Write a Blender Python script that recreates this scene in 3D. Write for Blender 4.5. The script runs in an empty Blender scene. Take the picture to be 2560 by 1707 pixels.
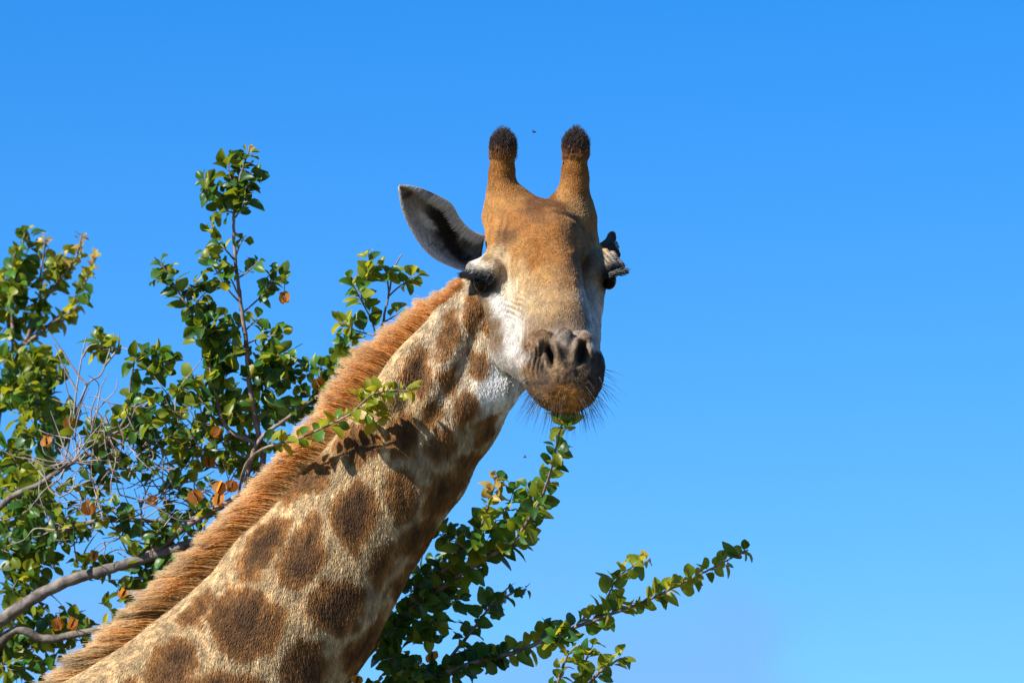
import bpy, math, random
import numpy as np
from mathutils import Vector, Matrix

# ------------------------------------------------------------------ camera, sky, sun, exposure
S = 1300.0                      # reference-plane units per metre (a plane 11 m in front of the camera)
DIST = 11.0
PITCH = math.radians(11.0)
CAM = np.array([0.0, 0.0, 2.0])
FWD = np.array([0.0, math.cos(PITCH), math.sin(PITCH)])
UPV = np.array([0.0, -math.sin(PITCH), math.cos(PITCH)])
RGT = np.array([1.0, 0.0, 0.0])
SUN_L = np.array([-0.66, 0.68, 0.37])          # to the sun: right, up, towards the camera
EXPOSURE = 1.08

scene = bpy.context.scene
COL = scene.collection

cam_d = bpy.data.cameras.new("camera")
cam = bpy.data.objects.new("camera", cam_d)
COL.objects.link(cam)
cam.location = CAM
cam.rotation_euler = (math.pi / 2 + PITCH, 0, 0)
cam_d.sensor_width = 36
cam_d.lens = 36 * DIST / (2560 / S)
cam_d.clip_start = 0.1
cam_d.clip_end = 20000
cam_d.dof.use_dof = True
cam_d.dof.focus_distance = DIST - 0.14
cam_d.dof.aperture_fstop = 5.0
scene.camera = cam

sun_w = SUN_L[0] * RGT + SUN_L[1] * UPV - SUN_L[2] * FWD
sun_w /= np.linalg.norm(sun_w)
SUN_EL = math.asin(sun_w[2])
SUN_AZ = math.atan2(sun_w[0], sun_w[1])        # clockwise from +Y

world = bpy.data.worlds.new("World")
scene.world = world
world.use_nodes = True
wn, wl = world.node_tree.nodes, world.node_tree.links
wn.clear()
w_out = wn.new("ShaderNodeOutputWorld")
w_bg = wn.new("ShaderNodeBackground")
w_bg.inputs["Strength"].default_value = 0.08
sky = wn.new("ShaderNodeTexSky")
sky.sky_type = 'NISHITA'
sky.sun_disc = False
sky.sun_elevation = SUN_EL
sky.sun_rotation = SUN_AZ
sky.altitude = 900
sky.air_density = 1.0
sky.dust_density = 0.0
sky.ozone_density = 4.0
w_hsv = wn.new("ShaderNodeHueSaturation")
w_hsv.inputs["Saturation"].default_value = 1.40
w_hsv.inputs["Hue"].default_value = 0.509
w_hsv.inputs["Value"].default_value = 1.10
w_gam = wn.new("ShaderNodeGamma")
w_gam.inputs["Gamma"].default_value = 1.0
wl.new(sky.outputs[0], w_gam.inputs["Color"])
wl.new(w_gam.outputs[0], w_hsv.inputs["Color"])
# thin lavender cloud banks low above the horizon, all the way round
w_tc = wn.new("ShaderNodeTexCoord")
w_map = wn.new("ShaderNodeMapping")
w_map.inputs["Location"].default_value = (5.55, 0.0, 4.65)
w_map.inputs["Scale"].default_value = (1.0, 1.0, 1.7)
w_noise = wn.new("ShaderNodeTexNoise")
w_noise.inputs["Scale"].default_value = 19.0
w_noise.inputs["Detail"].default_value = 3.0
w_noise.inputs["Roughness"].default_value = 0.45
w_ramp = wn.new("ShaderNodeMapRange")
w_ramp.interpolation_type = 'SMOOTHSTEP'
w_ramp.inputs["From Min"].default_value = 0.50
w_ramp.inputs["From Max"].default_value = 0.68
w_ramp.inputs["To Max"].default_value = 0.5
w_sep = wn.new("ShaderNodeSeparateXYZ")
w_low = wn.new("ShaderNodeMapRange")
w_low.interpolation_type = 'SMOOTHSTEP'
w_low.inputs["From Min"].default_value = 0.168
w_low.inputs["From Max"].default_value = 0.136
w_mul = wn.new("ShaderNodeMath")
w_mul.operation = 'MULTIPLY'
w_mix = wn.new("ShaderNodeMix")
w_mix.data_type = 'RGBA'
w_mix.inputs["B"].default_value = (1.45, 2.6, 6.0, 1)
wl.new(w_tc.outputs["Generated"], w_map.inputs["Vector"])
wl.new(w_map.outputs[0], w_noise.inputs["Vector"])
wl.new(w_noise.outputs["Fac"], w_ramp.inputs["Value"])
wl.new(w_tc.outputs["Generated"], w_sep.inputs[0])
wl.new(w_sep.outputs["Z"], w_low.inputs["Value"])
wl.new(w_ramp.outputs[0], w_mul.inputs[0])
wl.new(w_low.outputs[0], w_mul.inputs[1])
wl.new(w_mul.outputs[0], w_mix.inputs["Factor"])
wl.new(w_hsv.outputs[0], w_mix.inputs["A"])
wl.new(w_mix.outputs["Result"], w_bg.inputs["Color"])
wl.new(w_bg.outputs[0], w_out.inputs[0])

sun_d = bpy.data.lights.new("sun", 'SUN')
sun_d.energy = 5.0
sun_d.angle = math.radians(0.5)
sun_d.color = (1.0, 0.95, 0.86)
sun = bpy.data.objects.new("sun", sun_d)
COL.objects.link(sun)
sun.rotation_euler = Vector(sun_w).to_track_quat('Z', 'Y').to_euler()
sun.location = (-6, 0, 12)

vs = scene.view_settings
vs.view_transform = 'Standard'
vs.look = 'None'
vs.exposure = EXPOSURE
vs.gamma = 1.0
vs.use_curve_mapping = False
scene.cycles_curves.shape = 'RIBBONS'
scene.cycles.max_bounces = 8
scene.cycles.transparent_max_bounces = 8

rng = np.random.default_rng(7)
random.seed(7)

# ------------------------------------------------------------------ frames and small helpers
def to_world(p):
    """p[...,0:3] = (right px, down px, towards-camera px) on the 11 m plane -> world metres."""
    p = np.asarray(p, float)
    x = (p[..., 0] - 1280.0) / S
    u = (853.5 - p[..., 1]) / S
    d = DIST - p[..., 2] / S
    return CAM + x[..., None] * RGT + u[..., None] * UPV + d[..., None] * FWD

def to_plane(w):
    r = np.asarray(w, float) - CAM
    return np.stack([1280 + S * (r @ RGT), 853.5 - S * (r @ UPV), S * (DIST - r @ FWD)], -1)

def dir_world(v):
    v = np.asarray(v, float)
    return v[..., 0:1] * RGT - v[..., 1:2] * UPV - v[..., 2:3] * FWD

def nrm(v):
    return v / np.maximum(vlen(v)[..., None], 1e-9)

def vlen(v):
    return np.sqrt(np.einsum('...i,...i->...', v, v))

def hash3(i, j, k, seed=0):
    h = (i.astype(np.int64) * 374761393 + j.astype(np.int64) * 668265263 + k.astype(np.int64) * 2147483647 + seed * 974711) & 0x7fffffff
    h = ((h ^ (h >> 13)) * 1274126177) & 0x7fffffff
    h = (h ^ (h >> 16)) & 0xffff
    return h / 65535.0

def vnoise(p, scale, seed=0):
    q = np.asarray(p, float) / scale
    f = np.floor(q)
    t = q - f
    t = t * t * (3 - 2 * t)
    i = f.astype(np.int64)
    r = 0
    for a in (0, 1):
        wa = t[..., 0] if a else 1 - t[..., 0]
        for b in (0, 1):
            wb = t[..., 1] if b else 1 - t[..., 1]
            for c in (0, 1):
                wc = t[..., 2] if c else 1 - t[..., 2]
                r = r + wa * wb * wc * hash3(i[..., 0] + a, i[..., 1] + b, i[..., 2] + c, seed)
    return r

def sstep(a, b, x):
    t = np.clip((x - a) / (b - a), 0, 1)
    return t * t * (3 - 2 * t)

def empty(name, loc, label, cat, group=None):
    o = bpy.data.objects.new(name, None)
    o.location = loc
    o.empty_display_size = 0.2
    COL.objects.link(o)
    o["label"] = label
    o["category"] = cat
    if group:
        o["group"] = group
    return o

def link(name, data, parent=None):
    o = bpy.data.objects.new(name, data)
    COL.objects.link(o)
    if parent is not None:
        o.parent = parent
    return o

def make_mesh(name, v, f, mat=None, smooth=True):
    me = bpy.data.meshes.new(name)
    v = np.asarray(v, np.float32)
    f = np.asarray(f, np.int32)
    k = f.shape[1]
    me.vertices.add(len(v))
    me.vertices.foreach_set("co", v.ravel())
    me.loops.add(f.size)
    me.loops.foreach_set("vertex_index", f.ravel())
    me.polygons.add(len(f))
    me.polygons.foreach_set("loop_start", np.arange(0, f.size, k, dtype=np.int32))
    me.polygons.foreach_set("loop_total", np.full(len(f), k, np.int32))
    me.polygons.foreach_set("use_smooth", np.full(len(f), smooth, bool))
    me.update(calc_edges=True)
    me.validate()
    if mat is not None:
        me.materials.append(mat)
    return me

def set_color(me, rgb, name="tint"):
    a = me.attributes.new(name, 'FLOAT_COLOR', 'POINT')
    c = np.ones((len(rgb), 4), np.float32)
    c[:, :3] = np.clip(rgb, 0, 1)
    a.data.foreach_set("color", c.ravel())

# ------------------------------------------------------------------ materials
def new_mat(name):
    m = bpy.data.materials.new(name)
    m.use_nodes = True
    n, l = m.node_tree.nodes, m.node_tree.links
    return m, n, l, n["Principled BSDF"]

def hide_material():
    m, n, l, b = new_mat("giraffe_hide")
    a = n.new("ShaderNodeAttribute"); a.attribute_name = "tint"
    tc = n.new("ShaderNodeTexCoord")
    nz = n.new("ShaderNodeTexNoise"); nz.inputs["Scale"].default_value = 260; nz.inputs["Detail"].default_value = 4
    mr = n.new("ShaderNodeMapRange")
    mr.inputs["From Min"].default_value = 0.3; mr.inputs["From Max"].default_value = 0.7
    mr.inputs["To Min"].default_value = 0.72; mr.inputs["To Max"].default_value = 1.12
    mx = n.new("ShaderNodeMix"); mx.data_type = 'RGBA'; mx.blend_type = 'MULTIPLY'; mx.inputs["Factor"].default_value = 1
    bp = n.new("ShaderNodeBump"); bp.inputs["Strength"].default_value = 0.35; bp.inputs["Distance"].default_value = 0.003
    l.new(tc.outputs["Object"], nz.inputs["Vector"])
    l.new(nz.outputs["Fac"], mr.inputs["Value"])
    l.new(a.outputs["Color"], mx.inputs["A"])
    l.new(mr.outputs[0], mx.inputs["B"])
    l.new(mx.outputs["Result"], b.inputs["Base Color"])
    l.new(nz.outputs["Fac"], bp.inputs["Height"])
    l.new(bp.outputs[0], b.inputs["Normal"])
    b.inputs["Roughness"].default_value = 0.75
    b.inputs["Specular IOR Level"].default_value = 0.25
    return m

def hair_material(name, rough=0.55, spec=0.3, trans=0.25):
    m, n, l, b = new_mat(name)
    a = n.new("ShaderNodeAttribute"); a.attribute_name = "tint"
    l.new(a.outputs["Color"], b.inputs["Base Color"])
    b.inputs["Roughness"].default_value = rough
    b.inputs["Specular IOR Level"].default_value = spec
    t = n.new("ShaderNodeBsdfTranslucent")
    l.new(a.outputs["Color"], t.inputs["Color"])
    mx = n.new("ShaderNodeMixShader"); mx.inputs[0].default_value = trans
    l.new(b.outputs[0], mx.inputs[1]); l.new(t.outputs[0], mx.inputs[2])
    l.new(mx.outputs[0], n["Material Output"].inputs[0])
    return m

def leaf_material(name, top, under, glow, trans):
    m, n, l, b = new_mat(name)
    geo = n.new("ShaderNodeNewGeometry")
    mix = n.new("ShaderNodeMix"); mix.data_type = 'RGBA'
    mix.inputs["A"].default_value = (*top, 1); mix.inputs["B"].default_value = (*under, 1)
    l.new(geo.outputs["Backfacing"], mix.inputs["Factor"])
    tc = n.new("ShaderNodeTexCoord")
    nz = n.new("ShaderNodeTexNoise"); nz.inputs["Scale"].default_value = 9.0; nz.inputs["Detail"].default_value = 3
    pos = n.new("ShaderNodeVectorMath"); pos.operation = 'ADD'
    l.new(geo.outputs["Position"], nz.inputs["Vector"])
    mr = n.new("ShaderNodeMapRange")
    mr.inputs["From Min"].default_value = 0.3; mr.inputs["From Max"].default_value = 0.7
    mr.inputs["To Min"].default_value = 0.65; mr.inputs["To Max"].default_value = 1.35
    l.new(nz.outputs["Fac"], mr.inputs["Value"])
    mul = n.new("ShaderNodeMix"); mul.data_type = 'RGBA'; mul.blend_type = 'MULTIPLY'; mul.inputs["Factor"].default_value = 1
    l.new(mix.outputs["Result"], mul.inputs["A"]); l.new(mr.outputs[0], mul.inputs["B"])
    l.new(mul.outputs["Result"], b.inputs["Base Color"])
    b.inputs["Roughness"].default_value = 0.40
    b.inputs["Specular IOR Level"].default_value = 0.38
    t = n.new("ShaderNodeBsdfTranslucent"); t.inputs["Color"].default_value = (*glow, 1)
    ms = n.new("ShaderNodeMixShader"); ms.inputs[0].default_value = trans
    l.new(b.outputs[0], ms.inputs[1]); l.new(t.outputs[0], ms.inputs[2])
    l.new(ms.outputs[0], n["Material Output"].inputs[0])
    return m

def bark_material(name, c1, c2, scale):
    m, n, l, b = new_mat(name)
    geo = n.new("ShaderNodeNewGeometry")
    nz = n.new("ShaderNodeTexNoise"); nz.inputs["Scale"].default_value = scale; nz.inputs["Detail"].default_value = 5
    l.new(geo.outputs["Position"], nz.inputs["Vector"])
    r = n.new("ShaderNodeMix"); r.data_type = 'RGBA'
    r.inputs["A"].default_value = (*c1, 1); r.inputs["B"].default_value = (*c2, 1)
    mr = n.new("ShaderNodeMapRange"); mr.inputs["From Min"].default_value = 0.35; mr.inputs["From Max"].default_value = 0.65
    l.new(nz.outputs["Fac"], mr.inputs["Value"]); l.new(mr.outputs[0], r.inputs["Factor"])
    l.new(r.outputs["Result"], b.inputs["Base Color"])
    bp = n.new("ShaderNodeBump"); bp.inputs["Strength"].default_value = 0.5; bp.inputs["Distance"].default_value = 0.004
    l.new(nz.outputs["Fac"], bp.inputs["Height"]); l.new(bp.outputs[0], b.inputs["Normal"])
    b.inputs["Roughness"].default_value = 0.8
    return m

HIDE = hide_material()
FUR = hair_material("giraffe_fur", 0.6, 0.2, 0.15)
MANE = hair_material("giraffe_mane_hair", 0.5, 0.3, 0.40)
DARKHAIR = hair_material("dark_bristle", 0.4, 0.4, 0.05)
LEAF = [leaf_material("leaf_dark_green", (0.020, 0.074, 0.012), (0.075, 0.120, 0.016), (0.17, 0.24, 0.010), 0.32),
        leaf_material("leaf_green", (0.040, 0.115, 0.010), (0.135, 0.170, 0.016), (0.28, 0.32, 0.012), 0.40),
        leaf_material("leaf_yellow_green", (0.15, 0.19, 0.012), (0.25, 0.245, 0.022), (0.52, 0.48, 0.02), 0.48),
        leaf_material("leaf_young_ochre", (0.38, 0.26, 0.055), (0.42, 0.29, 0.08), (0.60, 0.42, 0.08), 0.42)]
BARK = bark_material("bark_grey_brown", (0.050, 0.038, 0.030), (0.17, 0.145, 0.125), 60)
TWIG = bark_material("twig_bark", (0.10, 0.060, 0.045), (0.23, 0.175, 0.15), 40)
DEADTWIG = bark_material("dead_twig_bark", (0.13, 0.10, 0.09), (0.29, 0.245, 0.22), 40)
POD = leaf_material("seed_wing_russet", (0.36, 0.125, 0.020), (0.36, 0.125, 0.020), (0.85, 0.36, 0.035), 0.6)
PODCORE = bark_material("seed_core_brown", (0.06, 0.022, 0.010), (0.13, 0.05, 0.02), 90)

m_eye, n_, l_, b_ = new_mat("eye_dark_brown")
b_.inputs["Base Color"].default_value = (0.006, 0.0045, 0.004, 1)
b_.inputs["Roughness"].default_value = 0.12
b_.inputs["Specular IOR Level"].default_value = 0.09
EYE = m_eye

# ------------------------------------------------------------------ ground
def ground():
    m, n, l, b = new_mat("savanna_ground")
    geo = n.new("ShaderNodeNewGeometry")
    nz = n.new("ShaderNodeTexNoise"); nz.inputs["Scale"].default_value = 0.35; nz.inputs["Detail"].default_value = 8
    l.new(geo.outputs["Position"], nz.inputs["Vector"])
    r = n.new("ShaderNodeMix"); r.data_type = 'RGBA'
    r.inputs["A"].default_value = (0.13, 0.095, 0.052, 1); r.inputs["B"].default_value = (0.075, 0.080, 0.030, 1)
    l.new(nz.outputs["Fac"], r.inputs["Factor"])
    l.new(r.outputs["Result"], b.inputs["Base Color"])
    b.inputs["Roughness"].default_value = 0.95
    R = 9000
    k = 40
    xs = np.sign(np.linspace(-1, 1, k)) * np.abs(np.linspace(-1, 1, k)) ** 3 * R
    X, Y = np.meshgrid(xs, xs, indexing='ij')
    rad = np.hypot(X, Y)
    Z = (vnoise(np.stack([X, Y, 0 * X], -1), 60.0, 3) - 0.5) * 1.5 * sstep(40, 200, rad)
    v = np.stack([X, Y, Z], -1).reshape(-1, 3)
    i = np.arange(k * k).reshape(k, k)
    f = np.stack([i[:-1, :-1], i[1:, :-1], i[1:, 1:], i[:-1, 1:]], -1).reshape(-1, 4)
    o = link("ground", make_mesh("ground", v, f, m))
    o["kind"] = "structure"
    o["label"] = "dry savanna ground of earth and short grass"
ground()

# ------------------------------------------------------------------ giraffe: implicit body
HEADP, NECKP, BODYP, CUTS = [], [], [], []

def cone(lst, a, b, ra, rb, k=25, sq=1.0):
    lst.append(('c', np.array(a, np.float32), np.array(b, np.float32), ra, rb, k, sq))

def ell(lst, c, r, k=25, rot=0.0, rx=0.0):
    """ellipsoid; rot turns it in the picture plane, rx tips it (top towards the camera)."""
    lst.append(('e', np.array(c, np.float32), np.array(r, np.float32), k, math.radians(rot), math.radians(rx)))

def prim_d(pr, P):
    if pr[0] == 'c':
        _, a, b, ra, rb, k, sq = pr
        Q = P - a
        ba = b - a
        if sq != 1.0:
            Q = Q.copy(); Q[:, 2] /= sq
            ba = ba.copy(); ba[2] /= sq
        h = np.clip((Q @ ba) / float(ba @ ba), 0, 1)
        d = vlen(Q - h[:, None] * ba) - (ra + (rb - ra) * h)
        return d * (1.0 if sq == 1 else 0.9)
    _, c, r, k, rot, rx = pr
    Q = P - c
    if rx:
        cs, sn = math.cos(rx), math.sin(rx)
        Q = np.stack([Q[:, 0], Q[:, 1] * cs + Q[:, 2] * sn, -Q[:, 1] * sn + Q[:, 2] * cs], 1)
    if rot:
        cs, sn = math.cos(rot), math.sin(rot)
        Q = np.stack([Q[:, 0] * cs + Q[:, 1] * sn, -Q[:, 0] * sn + Q[:, 1] * cs, Q[:, 2]], 1)
    k0 = vlen(Q / r)
    k1 = vlen(Q / (r * r))
    return k0 * (k0 - 1) / np.maximum(k1, 1e-6)

def smin(a, b, k):
    h = np.maximum(k - np.abs(a - b), 0) / k
    return np.minimum(a, b) - h * h * k * 0.25

def group_d(lst, P):
    d = None
    for pr in lst:
        e = prim_d(pr, P)
        d = e if d is None else smin(d, e, pr[5] if pr[0] == 'c' else pr[3])
    return d

H = HEADP
# skull, temples, horns
ell(H, (1346, 604, 50), (116, 106, 112), 30)
cone(H, (1279, 528, 18), (1284, 640, 100), 64, 66, 30)
cone(H, (1424, 530, -14), (1442, 624, 18), 58, 58, 30)
cone(H, (1266, 532, 18), (1257, 484, 18), 58, 35, 30)
cone(H, (1257, 484, 18), (1254, 440, 18), 32, 29, 20)
cone(H, (1254, 448, 18), (1256, 376, 26), 29, 30, 18)
cone(H, (1428, 534, 0), (1435, 484, 4), 58, 35, 30)
cone(H, (1435, 484, 4), (1438, 440, 4), 32, 30, 20)
cone(H, (1438, 446, 4), (1437, 375, 8), 30, 31, 18)
# raised forehead boss and nasal bridge
ell(H, (1376, 592, 114), (62, 60, 70), 24, 0, -20)
cone(H, (1368, 620, 132), (1388, 800, 372), 72, 54, 40)
cone(H, (1362, 700, 185), (1390, 830, 380), 80, 72, 44)
# brows and orbits
ell(H, (1226, 684, 118), (58, 46, 66), 26, -8)
ell(H, (1500, 668, 52), (50, 44, 62), 22, 10)
cone(H, (1184, 672, 140), (1236, 676, 176), 15, 17, 24)
cone(H, (1546, 668, 72), (1512, 672, 110), 12, 15, 14)
# cheeks and jaw
cone(H, (1262, 738, 118), (1294, 872, 190), 60, 52, 36)
cone(H, (1456, 738, 44), (1446, 866, 165), 54, 46, 36)
cone(H, (1290, 872, 120), (1352, 912, 320), 62, 62, 36)
cone(H, (1416, 850, 120), (1418, 905, 310), 66, 62, 36)
cone(H, (1350, 800, 70), (1370, 860, 250), 95, 85, 36)
# muzzle
cone(H, (1388, 800, 300), (1400, 890, 410), 80, 82, 34)
ell(H, (1401, 916, 430), (99, 88, 98), 10)
ell(H, (1408, 956, 450), (86, 72, 84), 20)
ell(H, (1337, 918, 428), (37, 56, 62), 14)
ell(H, (1466, 925, 425), (34, 52, 62), 18)
# nostril flares
ell(H, (1353, 870, 484), (29, 46, 36), 14, 10)
ell(H, (1389, 882, 502), (14, 38, 28), 12, -14)
ell(H, (1456, 870, 470), (25, 44, 34), 14, -8)
ell(H, (1430, 882, 500), (13, 38, 28), 12, 12)
ell(H, (1408, 858, 494), (22, 38, 26), 14)

N = NECKP
cone(N, (1290, 690, -20), (1228, 790, 0), 88, 104, 40, 0.74)
cone(N, (1228, 790, 0), (1194, 896, 0), 104, 128, 30, 0.66)
cone(N, (1194, 896, 0), (1103, 1012, 0), 128, 150, 30, 0.64)
cone(N, (1103, 1012, 0), (1003, 1149, 0), 150, 166, 30, 0.64)
cone(N, (1003, 1149, 0), (750, 1496, 0), 166, 207, 30, 0.64)
cone(N, (750, 1496, 0), (577, 1721, 0), 207, 236, 30, 0.64)
withers = to_plane(np.array([-1.16, 10.95, 2.82]))
cone(N, (577, 1721, 0), withers, 236, 500, 60, 0.70)
ell(N, (1244, 962, 52), (50, 62, 40), 34)  # throat bulge, added so the white patch catches the sun
# neck muscles: long cords from the jaw and poll
cone(N, (1186, 780, 60), (1080, 985, 62), 20, 40, 40)
cone(N, (1240, 830, 58), (1178, 1010, 60), 26, 38, 40)
cone(N, (1120, 800, 24), (985, 985, 50), 30, 46, 50)

def wp(x, y, z):
    return to_plane(np.array([x, y, z]))
B = BODYP
cone(B, wp(-1.16, 10.95, 2.72), wp(-1.75, 10.95, 2.42), 520, 500, 200, 0.8)
cone(B, wp(-1.75, 10.95, 2.42), wp(-2.35, 10.95, 2.30), 500, 430, 200, 0.85)
for sy in (-1, 1):
    yy = 10.95 + sy * 0.17
    cone(B, wp(-1.12, yy, 2.45), wp(-1.08, yy, 1.35), 230, 105, 120)
    cone(B, wp(-1.08, yy, 1.35), wp(-1.08, yy, 1.15), 112, 90, 30)
    cone(B, wp(-1.08, yy, 1.15), wp(-1.08, yy, 0.22), 82, 66, 30)
    cone(B, wp(-1.08, yy, 0.22), wp(-1.05, yy, 0.075), 70, 105, 30)
    cone(B, wp(-2.42, yy, 2.20), wp(-2.30, yy, 1.55), 260, 140, 140)
    cone(B, wp(-2.30, yy, 1.55), wp(-2.48, yy, 1.05), 130, 88, 40)
    cone(B, wp(-2.48, yy, 1.05), wp(-2.42, yy, 0.22), 85, 66, 30)
    cone(B, wp(-2.42, yy, 0.22), wp(-2.39, yy, 0.075), 70, 105, 30)
cone(B, wp(-2.68, 10.95, 2.42), wp(-2.82, 10.95, 1.65), 45, 22, 40)

CUTS.append((('e', np.array((1354, 872, 530), np.float32), np.array((15, 31, 24), np.float32), 8, math.radians(12), 0.0), 8))
CUTS.append((('e', np.array((1457, 870, 516), np.float32), np.array((12, 30, 24), np.float32), 8, math.radians(-12), 0.0), 8))
# holes: nostrils, the eyes' sockets, mouth corner
CUTS.append((('e', np.array((1373, 884, 535), np.float32), np.array((9.5, 30, 50), np.float32), 8, math.radians(-20), 0.0), 9))
CUTS.append((('e', np.array((1447, 878, 525), np.float32), np.array((12, 32, 52), np.float32), 8, math.radians(16), 0.0), 9))

def body_d(P, full=False):
    P = P.astype(np.float32)
    dh = group_d(HEADP, P)
    dn = group_d(NECKP, P)
    if full:
        dn = smin(dn, group_d(BODYP, P), 160)
    d = smin(dh, dn, 24)
    for pr, k in CUTS:
        d = -smin(-d, prim_d(pr, P), k)
    return d, dh, dn

def surface_nets(xs, ys, zs, full):
    nx, ny, nz = len(xs), len(ys), len(zs)
    Fd = np.full((nx, ny, nz), 1e3, np.float32)
    bs = 8
    bx, by, bz = [np.arange(0, n, bs) for n in (nx, ny, nz)]
    def mid(a, b):
        e = np.minimum(b + bs, len(a) - 1)
        return (a[b] + a[e]) / 2, (a[e] - a[b]) / 2
    cx, hx = mid(xs, bx); cy, hy = mid(ys, by); cz, hz = mid(zs, bz)
    C = np.stack(np.meshgrid(cx, cy, cz, indexing='ij'), -1).reshape(-1, 3)
    Hh = np.stack(np.meshgrid(hx, hy, hz, indexing='ij'), -1).reshape(-1, 3)
    rad = vlen(Hh)
    d0 = body_d(C, full)[0]
    act = np.abs(d0) < rad * 1.35 + 6
    I = np.stack(np.meshgrid(bx, by, bz, indexing='ij'), -1).reshape(-1, 3)
    for (i, j, k), d in zip(I[~act & (d0 < 0)], d0):
        Fd[i:i + bs, j:j + bs, k:k + bs] = -1e3
    A = I[act]
    o = np.stack(np.meshgrid(np.arange(bs), np.arange(bs), np.arange(bs), indexing='ij'), -1).reshape(-1, 3)
    idx = (A[:, None, :] + o[None]).reshape(-1, 3)
    idx = idx[(idx[:, 0] < nx) & (idx[:, 1] < ny) & (idx[:, 2] < nz)]
    for s in range(0, len(idx), 400000):
        q = idx[s:s + 400000]
        P = np.stack([xs[q[:, 0]], ys[q[:, 1]], zs[q[:, 2]]], 1)
        Fd[q[:, 0], q[:, 1], q[:, 2]] = body_d(P, full)[0]
    neg = Fd < 0
    cnt = np.zeros((nx - 1, ny - 1, nz - 1), np.int8)
    for a in (0, 1):
        for b in (0, 1):
            for c in (0, 1):
                cnt += neg[a:nx - 1 + a, b:ny - 1 + b, c:nz - 1 + c]
    cell = np.argwhere((cnt > 0) & (cnt < 8))
    vid = np.full(cnt.shape, -1, np.int32)
    vid[cell[:, 0], cell[:, 1], cell[:, 2]] = np.arange(len(cell))
    corner = [(a, b, c) for a in (0, 1) for b in (0, 1) for c in (0, 1)]
    val = np.stack([Fd[cell[:, 0] + a, cell[:, 1] + b, cell[:, 2] + c] for a, b, c in corner], 1)
    acc = np.zeros((len(cell), 3)); num = np.zeros(len(cell))
    for i in range(8):
        for j in range(i + 1, 8):
            da = [corner[j][q] - corner[i][q] for q in range(3)]
            if sum(map(abs, da)) != 1:
                continue
            vi, vj = val[:, i], val[:, j]
            m = (vi < 0) != (vj < 0)
            t = np.where(m, vi / np.where(m, vi - vj, 1), 0)
            for q in range(3):
                acc[:, q] += np.where(m, corner[i][q] + t * da[q], 0)
            num += m
    fr = acc / num[:, None]
    V = np.empty((len(cell), 3))
    for q, ax in enumerate((xs, ys, zs)):
        a0 = ax[cell[:, q]]; a1 = ax[cell[:, q] + 1]
        V[:, q] = a0 + fr[:, q] * (a1 - a0)
    faces = []
    for q in range(3):
        sl0 = [slice(None)] * 3; sl1 = [slice(None)] * 3
        sl0[q] = slice(0, -1); sl1[q] = slice(1, None)
        e = neg[tuple(sl0)] != neg[tuple(sl1)]
        r, s_ = (q + 1) % 3, (q + 2) % 3
        ed = np.argwhere(e)
        ok = (ed[:, r] > 0) & (ed[:, s_] > 0) & (ed[:, r] < neg.shape[r] - 1) & (ed[:, s_] < neg.shape[s_] - 1)
        ed = ed[ok]
        fl = neg[ed[:, 0], ed[:, 1], ed[:, 2]]
        def vv(dr, ds):
            c = ed.copy(); c[:, r] -= dr; c[:, s_] -= ds
            return vid[c[:, 0], c[:, 1], c[:, 2]]
        qd = np.stack([vv(1, 1), vv(0, 1), vv(0, 0), vv(1, 0)], 1)
        qd[~fl] = qd[~fl][:, ::-1]
        faces.append(qd)
    Fq = np.concatenate(faces)
    return V, Fq[(Fq >= 0).all(1)]

def axis_steps(*segs):
    out = []
    for a, b, s in segs:
        out.append(np.arange(a, b, s))
    return np.concatenate(out).astype(np.float32)

gx = axis_steps((60, 1130, 8), (1130, 1610, 3.4))
gy = axis_steps((290, 1060, 3.4), (1060, 1905, 8))
gz = axis_steps((-330, -40, 8), (-40, 590, 3.6))
V1, F1 = surface_nets(gx, gy, gz, False)
V2, F2 = surface_nets(axis_steps((-2150, 960, 30)), axis_steps((1870, 6260, 30)), axis_steps((-1300, 1100, 30)), True)

def vert_normals(V, Fq):
    a, b, c, d = (V[Fq[:, i]] for i in range(4))
    fn = np.cross(c - a, d - b)
    n = np.zeros_like(V)
    for i in range(4):
        for q in range(3):
            n[:, q] += np.bincount(Fq[:, i], fn[:, q], len(V))
    return nrm(n)

def laplace(V, Fq, it, lam):
    e = np.concatenate([Fq[:, [i, (i + 1) % 4]] for i in range(4)])
    e = np.concatenate([e, e[:, ::-1]])
    cnt = np.maximum(np.bincount(e[:, 0], minlength=len(V)), 1)
    for _ in range(it):
        m = np.stack([np.bincount(e[:, 0], V[e[:, 1], q], len(V)) for q in range(3)], 1) / cnt[:, None]
        V = V + lam * (m - V)
    return V

V1 = laplace(V1, F1, 2, 0.5)
N1 = vert_normals(V1, F1)
if np.mean(np.sum((V1 - V1.mean(0)) * N1, 1)) < 0:
    F1 = F1[:, ::-1]; N1 = -N1
# (the plane frame is left-handed: faces are flipped when they go to world space)

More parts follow.
